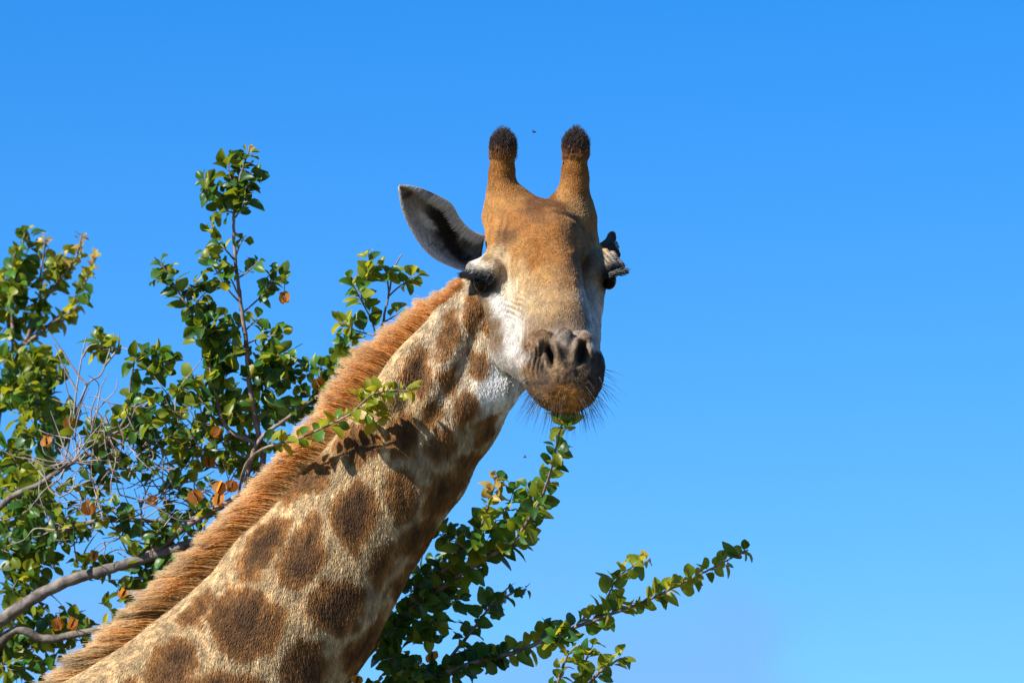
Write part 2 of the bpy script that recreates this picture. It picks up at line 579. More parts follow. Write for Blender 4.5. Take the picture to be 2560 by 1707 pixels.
def wrinkles(V, Nn):
    """fine relief of the skin: brow folds, cheek creases, muzzle grain."""
    x, y, z = V.T
    h = np.zeros(len(V))
    g = np.exp(-(((x - 1528) / 26) ** 2 + ((y - 636) / 26) ** 2)) * (z > 0)
    ph = ((x - 1528) * 0.70 + (y - 636) * 0.72)
    ph2 = ((x - 1528) * 0.72 - (y - 636) * 0.70)
    h += g * 4.2 * np.sin(ph2 * 0.62 + 0.02 * ph ** 1)
    g = np.exp(-(((x - 1300) / 26) ** 2 + ((y - 765) / 34) ** 2))
    r = np.hypot(x - 1258, y - 830)
    h += g * 0.8 * np.sin(r * 0.52 + 5 * vnoise(V, 30, 9)) * sstep(.25, .6, vnoise(V, 40, 10))
    g = np.exp(-(((x - 1330) / 26) ** 2 + ((y - 890) / 50) ** 2)) * (z > 330)
    h += g * 2.4 * np.sin((x - 1330) * 0.62 + 2.0 * np.sin(y * 0.07))
    mz = sstep(330, 400, z) * sstep(830, 880, y)
    h += mz * ((vnoise(V, 9, 5) - 0.5) * 2.0 + (vnoise(V, 24, 6) - 0.5) * 5)
    hd = sstep(1100, 1000, y) * (x > 1180) * (1 - mz)
    h += hd * (vnoise(V, 30, 8) - 0.5) * 3.2
    # crease above the forehead boss, and the groove beside it
    g = np.exp(-((np.hypot((x - 1385) / 1.25, y - 602) - 66) / 6.5) ** 2) * sstep(600, 560, y) * (z > 60)
    h -= 3.0 * g
    g = np.exp(-(((x - 1262) - (y - 560) * -0.18) / 6) ** 2) * np.exp(-((y - 560) / 32) ** 2) * (z > 40)
    h -= 3.5 * g
    # skin folds on the neck
    nk = sstep(1230, 1150, x)
    fold = np.sin((x * 0.62 + y * 0.38) * 0.085 + 3 * vnoise(V, 140, 12))
    h += nk * sstep(1250, 900, y) * 5.5 * fold
    h += nk * (vnoise(V, 75, 14) - 0.5) * 9
    return V + Nn * h[:, None]

V1 = wrinkles(V1, N1)
N1 = vert_normals(V1, F1)

# ------------------------------------------------------------------ giraffe: coat colours
O_ = (.315, .128, .026); OD = (.15, .062, .018); T_ = (.44, .29, .135); W_ = (.53, .50, .45); G_ = (.31, .275, .235)
B_ = (.085, .052, .032); B2 = (.165, .092, .042); OL = (.40, .19, .048)
HEADCOL = [
    (1240, 430, O_), (1270, 470, O_), (1250, 500, OL), (1440, 430, O_), (1440, 480, O_), (1410, 490, OL), (1440, 515, (.36, .20, .07)),
    (1347, 498, OD), (1330, 520, OD), (1400, 520, OD), (1370, 515, OD), (1300, 510, (.33, .155, .04)),
    (1232, 560, OL), (1290, 555, O_), (1225, 600, OL), (1455, 545, (.36, .21, .08)), (1480, 560, OL), (1430, 555, (.30, .15, .05)),
    (1268, 594, OD), (1310, 580, O_), (1300, 620, OL),
    (1380, 545, (.36, .165, .05)), (1380, 580, O_), (1350, 600, O_), (1385, 630, (.38, .17, .045)), (1425, 590, (.30, .14, .045)), (1455, 600, (.30, .17, .07)), (1340, 645, O_), (1420, 640, (.30, .13, .04)),
    (1225, 635, T_), (1195, 645, W_), (1180, 664, G_), (1255, 650, (.52, .38, .21)), (1215, 665, (.55, .47, .36)), (1290, 670, (.44, .27, .11)),
    (1360, 690, (.41, .225, .075)), (1420, 700, (.33, .17, .06)), (1450, 650, (.27, .15, .06)), (1310, 710, (.45, .30, .14)), (1380, 740, (.43, .27, .12)),
    (1272, 712, (.56, .47, .33)), (1240, 748, W_), (1250, 772, W_), (1272, 790, (.46, .43, .38)), (1215, 775, (.24, .15, .075)), (1230, 812, (.20, .12, .06)), (1250, 850, (.22, .14, .075)), (1212, 758, (.30, .20, .11)), (1300, 755, (.46, .34, .20)), (1290, 815, (.44, .41, .36)), (1275, 842, (.44, .42, .38)), (1278, 872, (.48, .45, .41)), (1255, 900, G_), (1300, 890, G_), (1285, 930, (.17, .15, .125)), (1310, 945, (.14, .12, .10)),
    (1340, 770, (.45, .31, .155)), (1380, 790, (.40, .255, .12)), (1425, 770, (.36, .22, .10)), (1330, 815, (.36, .25, .15)), (1360, 815, (.26, .165, .085)), (1400, 808, (.27, .18, .105)), (1440, 800, (.28, .18, .10)),
    (1480, 700, (.44, .37, .28)), (1470, 740, (.47, .42, .34)), (1490, 790, W_), (1480, 830, W_), (1478, 860, (.55, .52, .48)), (1525, 640, (.33, .27, .20)), (1545, 655, (.26, .225, .19)), (1548, 668, (.05, .04, .035)), (1505, 615, T_), (1490, 650, (.33, .25, .16)),
    (1340, 835, B2), (1322, 860, B2), (1395, 835, (.24, .19, .15)), (1410, 850, (.22, .175, .14)), (1340, 900, B_), (1316, 925, (.21, .115, .045)), (1330, 950, B2), (1395, 880, B_), (1410, 905, B_),
    (1365, 950, B_), (1410, 935, (.19, .115, .06)), (1380, 925, B2), (1410, 980, (.60, .26, .055)), (1408, 1000, (.62, .28, .06)), (1390, 1010, (.56, .26, .06)), (1432, 1005, (.54, .24, .055)), (1410, 1025, (.56, .27, .07)), (1440, 985, (.46, .20, .045)), (1380, 985, (.33, .16, .05)), (1360, 1000, (.33, .19, .07)), (1345, 980, B2),
    (1340, 962, B_), (1328, 985, B2), (1372, 970, B2), (1470, 962, B_), (1485, 985, B_), (1446, 955, B2), (1400, 948, B2), (1355, 925, B_), (1430, 925, B_), (1352, 872, (.13, .08, .045)), (1340, 850, (.27, .17, .09)), (1392, 905, (.26, .165, .08)), (1425, 900, (.24, .155, .08)), (1462, 945, B_), (1490, 930, B_), (1480, 970, (.15, .08, .035)), (1455, 1010, (.30, .15, .045)), (1465, 850, B2), (1478, 890, B_), (1450, 915, B2),
]
HC_P = np.array([(a, b) for a, b, c in HEADCOL], float)
HC_C = np.array([c for a, b, c in HEADCOL], float)
HC_C *= np.where(HC_C.min(1) / HC_C.max(1) < .55, .74, .95)[:, None]

PATCH = [  # outlines of the coat's patches, side view of the neck (2352-wide scale)
    [(1075, 680), (1095, 665), (1108, 690), (1100, 740), (1085, 765), (1068, 745)],
    [(1112, 705), (1130, 740), (1160, 790), (1165, 815), (1150, 812), (1128, 780), (1113, 745)],
    [(1030, 720), (1055, 705), (1050, 760), (1035, 800), (1005, 815), (1005, 770)],
    [(960, 790), (990, 800), (998, 840), (985, 880), (965, 905), (945, 890), (925, 865), (930, 820)],
    [(1010, 850), (1035, 830), (1055, 850), (1050, 890), (1030, 900), (1012, 880)],
    [(1075, 800), (1110, 790), (1122, 820), (1118, 855), (1100, 865), (1075, 840)],
    [(1050, 905), (1075, 890), (1095, 920), (1090, 960), (1065, 985), (1045, 965)],
    [(975, 925), (1000, 910), (1015, 945), (1005, 985), (975, 975)],
    [(890, 970), (925, 930), (945, 940), (960, 975), (965, 1010), (940, 1035), (905, 1045), (888, 1010)],
    [(795, 990), (840, 965), (878, 985), (872, 1030), (830, 1062), (800, 1055), (780, 1025)],
    [(985, 1000), (1030, 975), (1040, 1010), (1030, 1050), (1000, 1060), (980, 1035)],
    [(1090, 985), (1115, 950), (1140, 950), (1140, 990), (1110, 1010), (1088, 1005)],
    [(1045, 1045), (1090, 1020), (1110, 1030), (1080, 1090), (1050, 1085)],
    [(690, 1075), (740, 1045), (775, 1050), (765, 1090), (735, 1120), (690, 1140), (655, 1145), (660, 1110)],
    [(775, 1125), (830, 1095), (860, 1110), (870, 1160), (860, 1210), (825, 1265), (790, 1240), (765, 1180), (760, 1145)],
    [(890, 1080), (930, 1065), (955, 1085), (955, 1130), (940, 1180), (915, 1190), (895, 1150)],
    [(975, 1110), (1000, 1085), (1060, 1075), (1060, 1120), (1030, 1160), (990, 1190), (970, 1160)],
    [(585, 1215), (640, 1185), (665, 1190), (655, 1235), (620, 1290), (585, 1320), (550, 1320), (560, 1270)],
    [(680, 1220), (725, 1170), (745, 1190), (750, 1250), (735, 1300), (700, 1335), (660, 1325), (645, 1290), (655, 1250)],
    [(925, 1215), (960, 1185), (1000, 1180), (1000, 1220), (960, 1265), (930, 1270), (915, 1245)],
    [(855, 1260), (895, 1235), (910, 1250), (900, 1300), (880, 1340), (855, 1335), (845, 1300)],
    [(500, 1375), (530, 1340), (575, 1345), (665, 1380), (655, 1430), (620, 1490), (570, 1500), (510, 1475), (495, 1430)],
    [(720, 1365), (755, 1325), (810, 1315), (840, 1350), (830, 1400), (790, 1450), (745, 1425), (705, 1400)],
    [(370, 1475), (420, 1455), (465, 1480), (460, 1520), (420, 1568), (380, 1570), (345, 1540)],
    [(660, 1490), (690, 1450), (730, 1470), (755, 1510), (740, 1568), (680, 1568), (645, 1520)],
    [(800, 1470), (850, 1430), (880, 1380), (890, 1430), (850, 1500), (810, 1540), (780, 1500)],
    [(440, 1545), (520, 1525), (600, 1540), (620, 1620), (430, 1640)],
    [(235, 1580), (330, 1540), (320, 1620), (250, 1660)],
    [(455, 1370), (490, 1350), (500, 1365), (470, 1420), (430, 1430), (415, 1410)],
    [(940, 1290), (990, 1230), (960, 1310), (910, 1370), (905, 1330)],
    [(640, 1600), (720, 1600), (740, 1680), (650, 1690)],
]
PATCH = [np.array(p, float) * 1.0884 for p in PATCH]

def poly_sd(P, poly):
    d = np.full(len(P), 1e9)
    s = np.zeros(len(P), bool)
    n = len(poly)
    for i in range(n):
        a, b = poly[i], poly[(i + 1) % n]
        e = b - a
        w = P - a
        t = np.clip((w @ e) / (e @ e), 0, 1)
        d = np.minimum(d, vlen(w - t[:, None] * e))
        c = (a[1] > P[:, 1]) != (b[1] > P[:, 1])
        xi = a[0] + (P[:, 1] - a[1]) / (e[1] if e[1] else 1e-9) * e[0]
        s ^= c & (P[:, 0] < xi)
    return np.where(s, -d, d)

def neck_colour(V):
    wob = np.stack([(vnoise(V, 30, 21) - .5) * 30 + (vnoise(V, 11, 23) - .5) * 5,
                    (vnoise(V, 30, 22) - .5) * 30 + (vnoise(V, 11, 24) - .5) * 5], 1)
    P = V[:, :2] + wob
    sd = np.full(len(V), 1e3)
    for k, poly in enumerate(PATCH):
        poly = poly.mean(0) + (poly - poly.mean(0)) * 1.07
        lo, hi = poly.min(0) - 40, poly.max(0) + 40
        m = ((P > lo) & (P < hi)).all(1)
        if m.any():
            sd[m] = np.minimum(sd[m], poly_sd(P[m], poly))
    # the trunk below the frame: cellular patches
    low = V[:, 1] > 1740
    if low.any():
        r2 = np.random.default_rng(3)
        seeds = r2.uniform([-2200, 1780, -650], [900, 4300, 650], (700, 3)).astype(np.float32)
        Q = V[low].astype(np.float32)
        d1 = np.empty(len(Q)); d2 = np.empty(len(Q))
        for s in range(0, len(Q), 20000):
            q = Q[s:s + 20000]
            dd = (q * q).sum(1)[:, None] + (seeds * seeds).sum(1)[None] - 2 * q @ seeds.T
            dd.partition(1, axis=1)
            dd = np.sqrt(np.maximum(dd[:, :2], 0))
            d1[s:s + 20000] = dd[:, 0]; d2[s:s + 20000] = dd[:, 1]
        sd[low] = 16 - (d2 - d1) * 0.5
    n1 = vnoise(V, 60, 31)[:, None]
    pale = np.array([.48, .345, .185]) * (0.86 + 0.28 * n1)
    # paler towards the throat and jaw
    pale = pale + (np.array([.46, .38, .27]) - pale) * (sstep(1150, 1000, V[:, 1]) * sstep(980, 1130, V[:, 0]))[:, None] * 0.7
    wt = np.exp(-(((V[:, 0] - 1248) / 44) ** 2 + ((V[:, 1] - 965) / 56) ** 2))[:, None]
    pale = pale + (np.array([.84, .83, .81]) - pale) * np.clip(wt * 2.2, 0, 1)
    core = np.array([.075, .032, .011]); rim = np.array([.265, .122, .034])
    dk = rim + (core - rim) * (sstep(2, -40, sd) * (0.45 + 0.75 * vnoise(V, 45, 33)))[:, None].clip(0, 1)
    w = sstep(10, -6, sd)[:, None] * 0.97
    out = pale + (dk - pale) * w
    tick = sstep(.93, .97, vnoise(V, 7, 91) * .6 + vnoise(V, 16, 92) * .42)[:, None]
    return out + (np.array([.03, .02, .015]) - out) * tick * .8

def head_colour(V):
    wob = np.stack([(vnoise(V, 26, 41) - .5) * 16, (vnoise(V, 26, 42) - .5) * 16], 1)
    P = V[:, :2] + wob
    out = np.empty((len(V), 3))
    for s in range(0, len(V), 20000):
        d = np.linalg.norm(P[s:s + 20000, None] - HC_P[None], axis=2)
        w = 1.0 / (d ** 2 + 60) ** 2
        out[s:s + 20000] = (w[..., None] * HC_C[None]).sum(1) / w.sum(1)[:, None]
    x, y, z = V.T
    # muzzle speckle
    mz = (sstep(300, 380, z) * sstep(820, 860, y))[:, None]
    sp = vnoise(V, 8, 51)[:, None]
    sp2 = vnoise(V, 15, 55)[:, None]
    out = out * (1 + mz * (0.42 + 1.0 * sp ** 2 + .6 * sp2 - 1) * 0.9)
    # nostrils' dark lining
    for cx, cy, rx_, ry in ((1372, 884, 13, 30), (1449, 878, 16, 32)):
        g = np.exp(-(((x - cx) / rx_) ** 2 + ((y - cy) / ry) ** 2) ** 2)[:, None] * mz
        ring = np.exp(-((np.sqrt(((x - cx) / rx_) ** 2 + ((y - cy) / ry) ** 2) - 1.15) / .28) ** 2)[:, None] * mz
        out = out + (np.array([.27, .18, .095]) - out) * ring * 0.6
        out = out + (np.array([.02, .013, .009]) - out) * g * 0.9
    # dark skin round the eyes
    for cx, cy, rx_, ry in ((1208, 706, 46, 36), (1526, 698, 32, 36)):
        g = np.exp(-(((x - cx) / rx_) ** 2 + ((y - cy) / ry) ** 2) ** 2)[:, None] * (z > 40)[:, None]
        out = out + (np.array([.022, .017, .014]) - out) * np.clip(g * 1.25, 0, 1)
    # crease shade painted into the coat colour, along the modelled crease
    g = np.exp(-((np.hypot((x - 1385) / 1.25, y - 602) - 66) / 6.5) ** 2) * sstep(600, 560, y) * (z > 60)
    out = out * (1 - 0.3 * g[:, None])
    # black horn tips
    tuft = sstep(398, 376, y + (vnoise(V, 10, 52) - .5) * 26)[:, None]
    out = out + (np.array([.022, .016, .014]) - out) * tuft
    return out * (0.85 + 0.3 * vnoise(V, 14, 53)[:, None])

def coat(V):
    P = V.astype(np.float32)
    dh = group_d(HEADP, P); dn = group_d(NECKP, P)
    w = sstep(-10, 10, dn - dh)[:, None]
    c = neck_colour(V)
    m = (w[:, 0] > 0.001)
    c2 = c.copy()
    c2[m] = c[m] + (head_colour(V[m]) - c[m]) * w[m]
    return c2, w[:, 0]

C1, HW1 = coat(V1)
C2 = neck_colour(V2)
C2 = np.where((V2[:, 1] > 4600)[:, None], np.array([[.48, .36, .22]]), C2)

giraffe_base = np.array([-1.75, 10.95, 0.0])
giraffe = empty("giraffe", giraffe_base,
                "giraffe with brown patched coat and orange mane, turning its face to look ahead", "giraffe")
VB = to_world(np.concatenate([V1, V2])) - giraffe_base
FB = np.concatenate([F1, F2 + len(V1)])
def outward(V, Fq):
    """flip faces so that the world-space normals point out of the closed shape"""
    a, b, c, d = (V[Fq[:, i]] for i in range(4))
    fn = np.cross(c - a, d - b)
    vol = np.sum(fn * (a + c))
    return Fq if vol > 0 else Fq[:, ::-1]
FB = np.concatenate([outward(VB[:len(V1)] - VB[:len(V1)].mean(0), F1), outward(VB[len(V1):] - VB[len(V1):].mean(0), F2) + len(V1)])
body_me = make_mesh("giraffe_body", VB, FB, HIDE)
set_color(body_me, np.concatenate([C1, C2]))
body = link("body", body_me, giraffe)

# ------------------------------------------------------------------ hair building
def hair(name, parent, pts, rad, col, mat, base, kind=None):
    """pts (n,k,3) plane coords, rad (n,k) metres, col (n,k,3)."""
    n, k = pts.shape[:2]
    cu = bpy.data.hair_curves.new(name)
    cu.add_curves([k] * n)
    cu.position_data.foreach_set("vector", (to_world(pts) - base).astype(np.float32).ravel())
    r = cu.attributes.get("radius") or cu.attributes.new("radius", 'FLOAT', 'POINT')
    r.data.foreach_set("value", rad.astype(np.float32).ravel())
    a = cu.attributes.new("tint", 'FLOAT_COLOR', 'POINT')
    c = np.ones((n * k, 4), np.float32)
    c[:, :3] = np.clip(col.reshape(-1, 3), 0, 1)
    a.data.foreach_set("color", c.ravel())
    cu.materials.append(mat)
    o = link(name, cu, parent)
    if kind:
        o["kind"] = kind
    return o

def sample_surface(V, Nn, Fq, n, weight):
    T = np.concatenate([Fq[:, [0, 1, 2]], Fq[:, [0, 2, 3]]])
    a, b, c = V[T[:, 0]], V[T[:, 1]], V[T[:, 2]]
    ar = vlen(np.cross(b - a, c - a)) * weight(V[T].mean(1), nrm(Nn[T].mean(1)))
    t = rng.choice(len(T), n, p=ar / ar.sum())
    u = rng.random((n, 2))
    fl = u.sum(1) > 1
    u[fl] = 1 - u[fl]
    w = np.stack([1 - u.sum(1), u[:, 0], u[:, 1]], 1)[..., None]
    return (V[T[t]] * w).sum(1), nrm((Nn[T[t]] * w).sum(1))

def fur():
    def wgt(P, Nn):
        vis = sstep(-0.55, -0.1, Nn[:, 2])
        eye = ((P[:, 0] - 1208) ** 2 / 24 ** 2 + (P[:, 1] - 708) ** 2 / 26 ** 2 < 1) | ((P[:, 0] - 1526) ** 2 / 22 ** 2 + (P[:, 1] - 704) ** 2 / 26 ** 2 < 1)
        hd = (P[:, 0] > 1180) & (P[:, 1] < 1040)
        return vis * (~eye) * np.where(hd, 1.7, 1.0) * (P[:, 1] < 1800)
    n = 430000
    P, Nn = sample_surface(V1, N1, F1, n, wgt)
    col, hw = coat(P)
    x, y, z = P.T
    muz = sstep(320, 400, z) * sstep(815, 850, y)
    L = 15 * (1 - hw) + 8 * hw
    L = L * (1 - 0.30 * muz) * rng.uniform(0.7, 1.25, n)
    # flow
    nk = np.stack([np.full(n, -0.12), np.full(n, 1.0), np.zeros(n)], 1)
    nk[:, 0] += (vnoise(P, 120, 61) - .5) * 0.9
    hdv = np.stack([(x - 1375) / 120, (y - 640) / 90, (z - 150) / 200], 1)
    chin = np.stack([(x - 1410) / 60, (y - 965) / 50, np.zeros(n)], 1)
    hdv = hdv + (chin - hdv) * (muz * sstep(930, 960, y))[:, None]
    horn = sstep(500, 470, y)[:, None]
    hdv = nrm(hdv + 1e-6)
    hdv = hdv * (1 - horn) + np.array([0, -1.0, 0]) * horn
    fl = nk * (1 - hw[:, None]) + hdv * hw[:, None]
    fl = nrm(fl + rng.normal(0, 0.22, (n, 3)))
    t = nrm(fl - (fl * Nn).sum(1, keepdims=True) * Nn)
    lift = (0.26 + 0.22 * rng.random(n) - 0.10 * hw + 0.15 * muz)[:, None]
    d0 = nrm(t + Nn * lift)
    d1 = nrm(t + Nn * lift * 0.35)
    p0 = P - Nn * 1.0
    p1 = p0 + d0 * (L * 0.5)[:, None]
    p2 = p1 + d1 * (L * 0.5)[:, None]
    pts = np.stack([p0, p1, p2], 1)
    rad = np.array([0.00050, 0.00042, 0.00012])[None] * rng.uniform(0.75, 1.3, (n, 1))
    sk = P.copy(); sk[:, 0] += (P[:, 1] * .12)
    cl_ = vnoise(sk * np.array([1, .22, .6]), 5.5, 77)[:, None] * .6 + vnoise(sk * np.array([1, .3, .6]), 13, 78)[:, None] * .4
    j = np.exp(rng.normal(0, 0.20, (n, 1)) + (cl_ - .5) * (1.7 - 0.9 * hw[:, None]))
    c = col * j
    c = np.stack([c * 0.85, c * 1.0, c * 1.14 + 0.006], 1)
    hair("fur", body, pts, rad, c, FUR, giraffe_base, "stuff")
fur()

# ---- mane
def catmull(P, m):
    P = np.asarray(P, float)
    Q = np.concatenate([[2 * P[0] - P[1]], P, [2 * P[-1] - P[-2]]])
    out = []
    for i in range(1, len(Q) - 2):
        t = np.linspace(0, 1, m, endpoint=False)[:, None]
        a, b, c, d = Q[i - 1], Q[i], Q[i + 1], Q[i + 2]
        out.append(0.5 * ((2 * b) + (-a + c) * t + (2 * a - 5 * b + 4 * c - d) * t ** 2 + (-a + 3 * b - 3 * c + d) * t ** 3))
    out.append(P[-1:])
    return np.concatenate(out)

def along(line, t):
    """points at arc-length fraction t"""
    s = np.concatenate([[0], np.cumsum(np.linalg.norm(np.diff(line, axis=0), axis=1))])
    q = t * s[-1]
    return np.stack([np.interp(q, s, line[:, i]) for i in range(line.shape[1])], 1)

MANE_BASE = catmull([(1166, 726), (1098, 808), (1030, 884), (985, 930), (880, 1055), (784, 1158), (676, 1292), (596, 1380), (512, 1468), (403, 1592), (300, 1690), (150, 1850), (-60, 2060)], 10)
MANE_TIP = catmull([(1150, 708), (1040, 764), (930, 842), (854, 918), (762, 1052), (684, 1146), (586, 1252), (498, 1338), (404, 1432), (250, 1580), (110, 1700), (-50, 1860), (-260, 2060)], 10)

def mane():
    n = 46000
    t = rng.random(n)
    ncl = 420
    cl = rng.random(ncl)
    cl_len = rng.normal(1.0, 0.06, ncl); cl_tilt = rng.normal(0, 5, ncl); cl_dark = rng.normal(0, 0.28, ncl); cl_z = rng.normal(0, 9, ncl)
    order = np.argsort(cl); cl = cl[order]
    near = np.clip(np.searchsorted(cl, t + rng.normal(0, .0012, n)), 0, ncl - 1)
    b = along(MANE_BASE, t)
    tip = along(MANE_TIP, np.clip(t, 0, 1))
    tipc = along(MANE_TIP, np.clip(t + .011 * sstep(0, .06, t) + (cl[near] - t) * 0.35, 0, 1))
    tip = tipc
    lz = rng.normal(0, 9, n)
    inner = rng.random(n) ** 0.7                       # hairs rooted further onto the neck are shorter
    off = rng.uniform(-6, 16, n)
    dirp = nrm(tip - b)
    base = b - dirp * off[:, None]
    ln = cl_len[near] * rng.uniform(0.66, 1.02, n)
    tipp = b + (tip - b) * ln[:, None]
    tipp[:, 1] += cl_tilt[near] + rng.normal(0, 5, n)
    p0 = np.concatenate([base, (lz + 6)[:, None]], 1)
    p3 = np.concatenate([tipp, (lz * 1.6 + cl_z[near] + rng.normal(0, 5, n))[:, None]], 1)
    bend = np.stack([np.zeros(n), rng.normal(-7, 4, n), np.zeros(n)], 1)
    p1 = p0 + (p3 - p0) * 0.33 + bend
    p2 = p0 + (p3 - p0) * 0.68 + bend
    p0[:, 2] = np.where(lz > 0, lz + 8, lz - 8)
    pts = np.stack([p0, p1, p2, p3], 1)
    rad = np.array([.00036, .00034, .0003, .00018])[None] * rng.uniform(.7, 1.3, (n, 1))
    dk = np.exp(-np.maximum(cl_dark[near], 0) * 2.4 * sstep(.3, .6, t) - np.abs(cl_dark[near]) * .35 + rng.normal(0, .25, n))[:, None]
    late = sstep(0.45, 0.8, t)[:, None]
    root = np.array([.62, .42, .20]); mid = np.array([.70, .315, .070]); mid2 = np.array([.52, .29, .09]); end = np.array([.80, .63, .38])  # pale end colour paints in the backlight on the hair tips
    md = mid + (mid2 - mid) * late
    col = np.stack([root * dk ** .5, (root * .45 + md * .55) * dk, md * 1.1 * dk, end * dk ** .4], 1)
    hair("mane", giraffe, pts, rad, col, MANE, giraffe_base)
mane()

# ---- horn tufts, lashes, whiskers
def ray_front(xy):
    """front-most body surface point at plane position (x, y): from the vertex cloud"""
    d = vlen(V1[:, :2] - np.asarray(xy))
    m = d < 7
    i = np.where(m)[0]
    j = i[np.argmax(V1[i, 2])]
    return V1[j]

def tuft(c, r, top, lean):
    n = 5200
    m = (np.hypot(V1[:, 0] - c[0], V1[:, 2] - c[2]) < r + 14) & (V1[:, 1] < 402)
    idx = np.where(m)[0]
    k = rng.choice(idx, n)
    p = V1[k] + rng.normal(0, 1.6, (n, 3)); nn = N1[k]
    hi = sstep(396, 350, p[:, 1])
    ctr = np.exp(-(np.hypot(p[:, 0] - c[0], p[:, 2] - c[2]) / 16) ** 2)
    L = rng.uniform(13, 24, n) * (0.7 + 0.3 * hi + 0.6 * ctr * hi)
    d = nrm(nn * 0.24 + np.array([lean, -1.0, 0.05]) + rng.normal(0, .13, (n, 3)))
    d2 = nrm(nn * 0.10 + np.array([lean * 1.6, -1.0, 0.0]) + rng.normal(0, .22, (n, 3)))
    d = nrm(d - np.minimum((d * nn).sum(1, keepdims=True) - 0.06, 0) * nn)
    pts = np.stack([p - nn, p + d * (L * .45)[:, None], p + d * (L * .45)[:, None] + d2 * (L * .55)[:, None]], 1)
    rad = np.array([.00045, .00036, .0001])[None] * rng.uniform(.7, 1.2, (n, 1))
    low = sstep(374, 394, p[:, 1] + rng.normal(0, 7, n))[:, None]
    cc = np.array([.028, .017, .014]) * np.exp(rng.normal(0, .35, (n, 1)))
    cc = cc + (np.array([.24, .10, .03]) - cc) * low * 0.8
    hair("ossicone_tuft", giraffe, pts, rad, np.repeat(cc[:, None], 3, 1), DARKHAIR, giraffe_base)
tuft((1256, 376, 26), 30, 324, 0.10)
tuft((1437, 374, 8), 31, 320, 0.14)

def uv_ball(c, r, name, parent, mat, base, seg=28, ring=18):
    th = np.linspace(0, math.pi, ring + 1)
    ph = np.linspace(0, 2 * math.pi, seg, endpoint=False)
    T, Ph = np.meshgrid(th, ph, indexing='ij')
    v = np.stack([np.sin(T) * np.cos(Ph), np.cos(T), np.sin(T) * np.sin(Ph)], -1).reshape(-1, 3) * np.asarray(r) + np.asarray(c)
    i = np.arange((ring + 1) * seg).reshape(ring + 1, seg)
    f = np.stack([i[:-1], np.roll(i[:-1], -1, 1), np.roll(i[1:], -1, 1), i[1:]], -1).reshape(-1, 4)
    w = to_world(v) - base
    f = outward(w - w.mean(0), f)
    return link(name, make_mesh(name, w, f, mat), parent)

eye_a = uv_ball((1207, 709, ray_front((1207, 709))[2] - 19), (22, 24, 25), "eye", giraffe, EYE, giraffe_base)
eye_b = uv_ball((1521, 703, ray_front((1518, 704))[2] - 20), (19, 22, 22), "eye", giraffe, EYE, giraffe_base)

def lashes(line, out, L, n, parent):
    line = catmull(line, 8)
    t = rng.random(n)
    b = along(line, t) + rng.normal(0, 1.5, (n, 3))
    d = nrm(np.asarray(out, float)[None] + rng.normal(0, .16, (n, 3)))
    ln = L * rng.uniform(.6, 1.15, n)[:, None]
    up = np.array([0, -0.28, 0])
    pts = np.stack([b - d * 4, b + d * ln * .5 + up * 0, b + d * ln + up * ln * .45], 1)
    rad = np.array([.0008, .0006, .00012])[None] * rng.uniform(.7, 1.2, (n, 1))
    col = np.full((n, 3, 3), .012) + rng.random((n, 1, 1)) * .012
    hair("eyelashes", parent, pts, rad, col, DARKHAIR, giraffe_base)
za = ray_front((1208, 690))[2]
lashes([(1172, 680, za - 40), (1190, 684, za - 6), (1212, 686, za + 4), (1236, 700, za + 3)], (-0.62, 0.66, 0.25), 20, 420, eye_a)
lashes([(1166, 678, za - 46), (1178, 682, za - 24), (1192, 686, za - 6)], (-0.72, 0.66, 0.10), 26, 420, eye_a)
zb = ray_front((1526, 684))[2]
lashes([(1548, 676, zb - 40), (1536, 680, zb - 6), (1520, 684, zb + 4), (1508, 692, zb + 2)], (0.86, 0.14, 0.2), 25, 520, eye_b)

def whiskers():
    n = 230
    m = (V1[:, 2] > 380) & (V1[:, 1] > 900)
    idx = np.where(m)[0]
    w = sstep(900, 1010, V1[idx, 1]) * 1.0 + 0.08
    k = rng.choice(idx, n, p=w / w.sum())
    p = V1[k]; nn = N1[k]
    L = rng.uniform(28, 74, n)[:, None]
    d = nrm(nn * 0.9 + np.array([0, .55, .1]) + rng.normal(0, .14, (n, 3)))
    pts = np.stack([p, p + d * L * .5, p + d * L + np.array([0, 1, 0]) * L * .10], 1)
    rad = np.array([.00035, .00028, .00008])[None] * rng.uniform(.7, 1.2, (n, 1))
    hair("whiskers", giraffe, pts, rad, np.full((n, 3, 3), .03), DARKHAIR, giraffe_base)
whiskers()

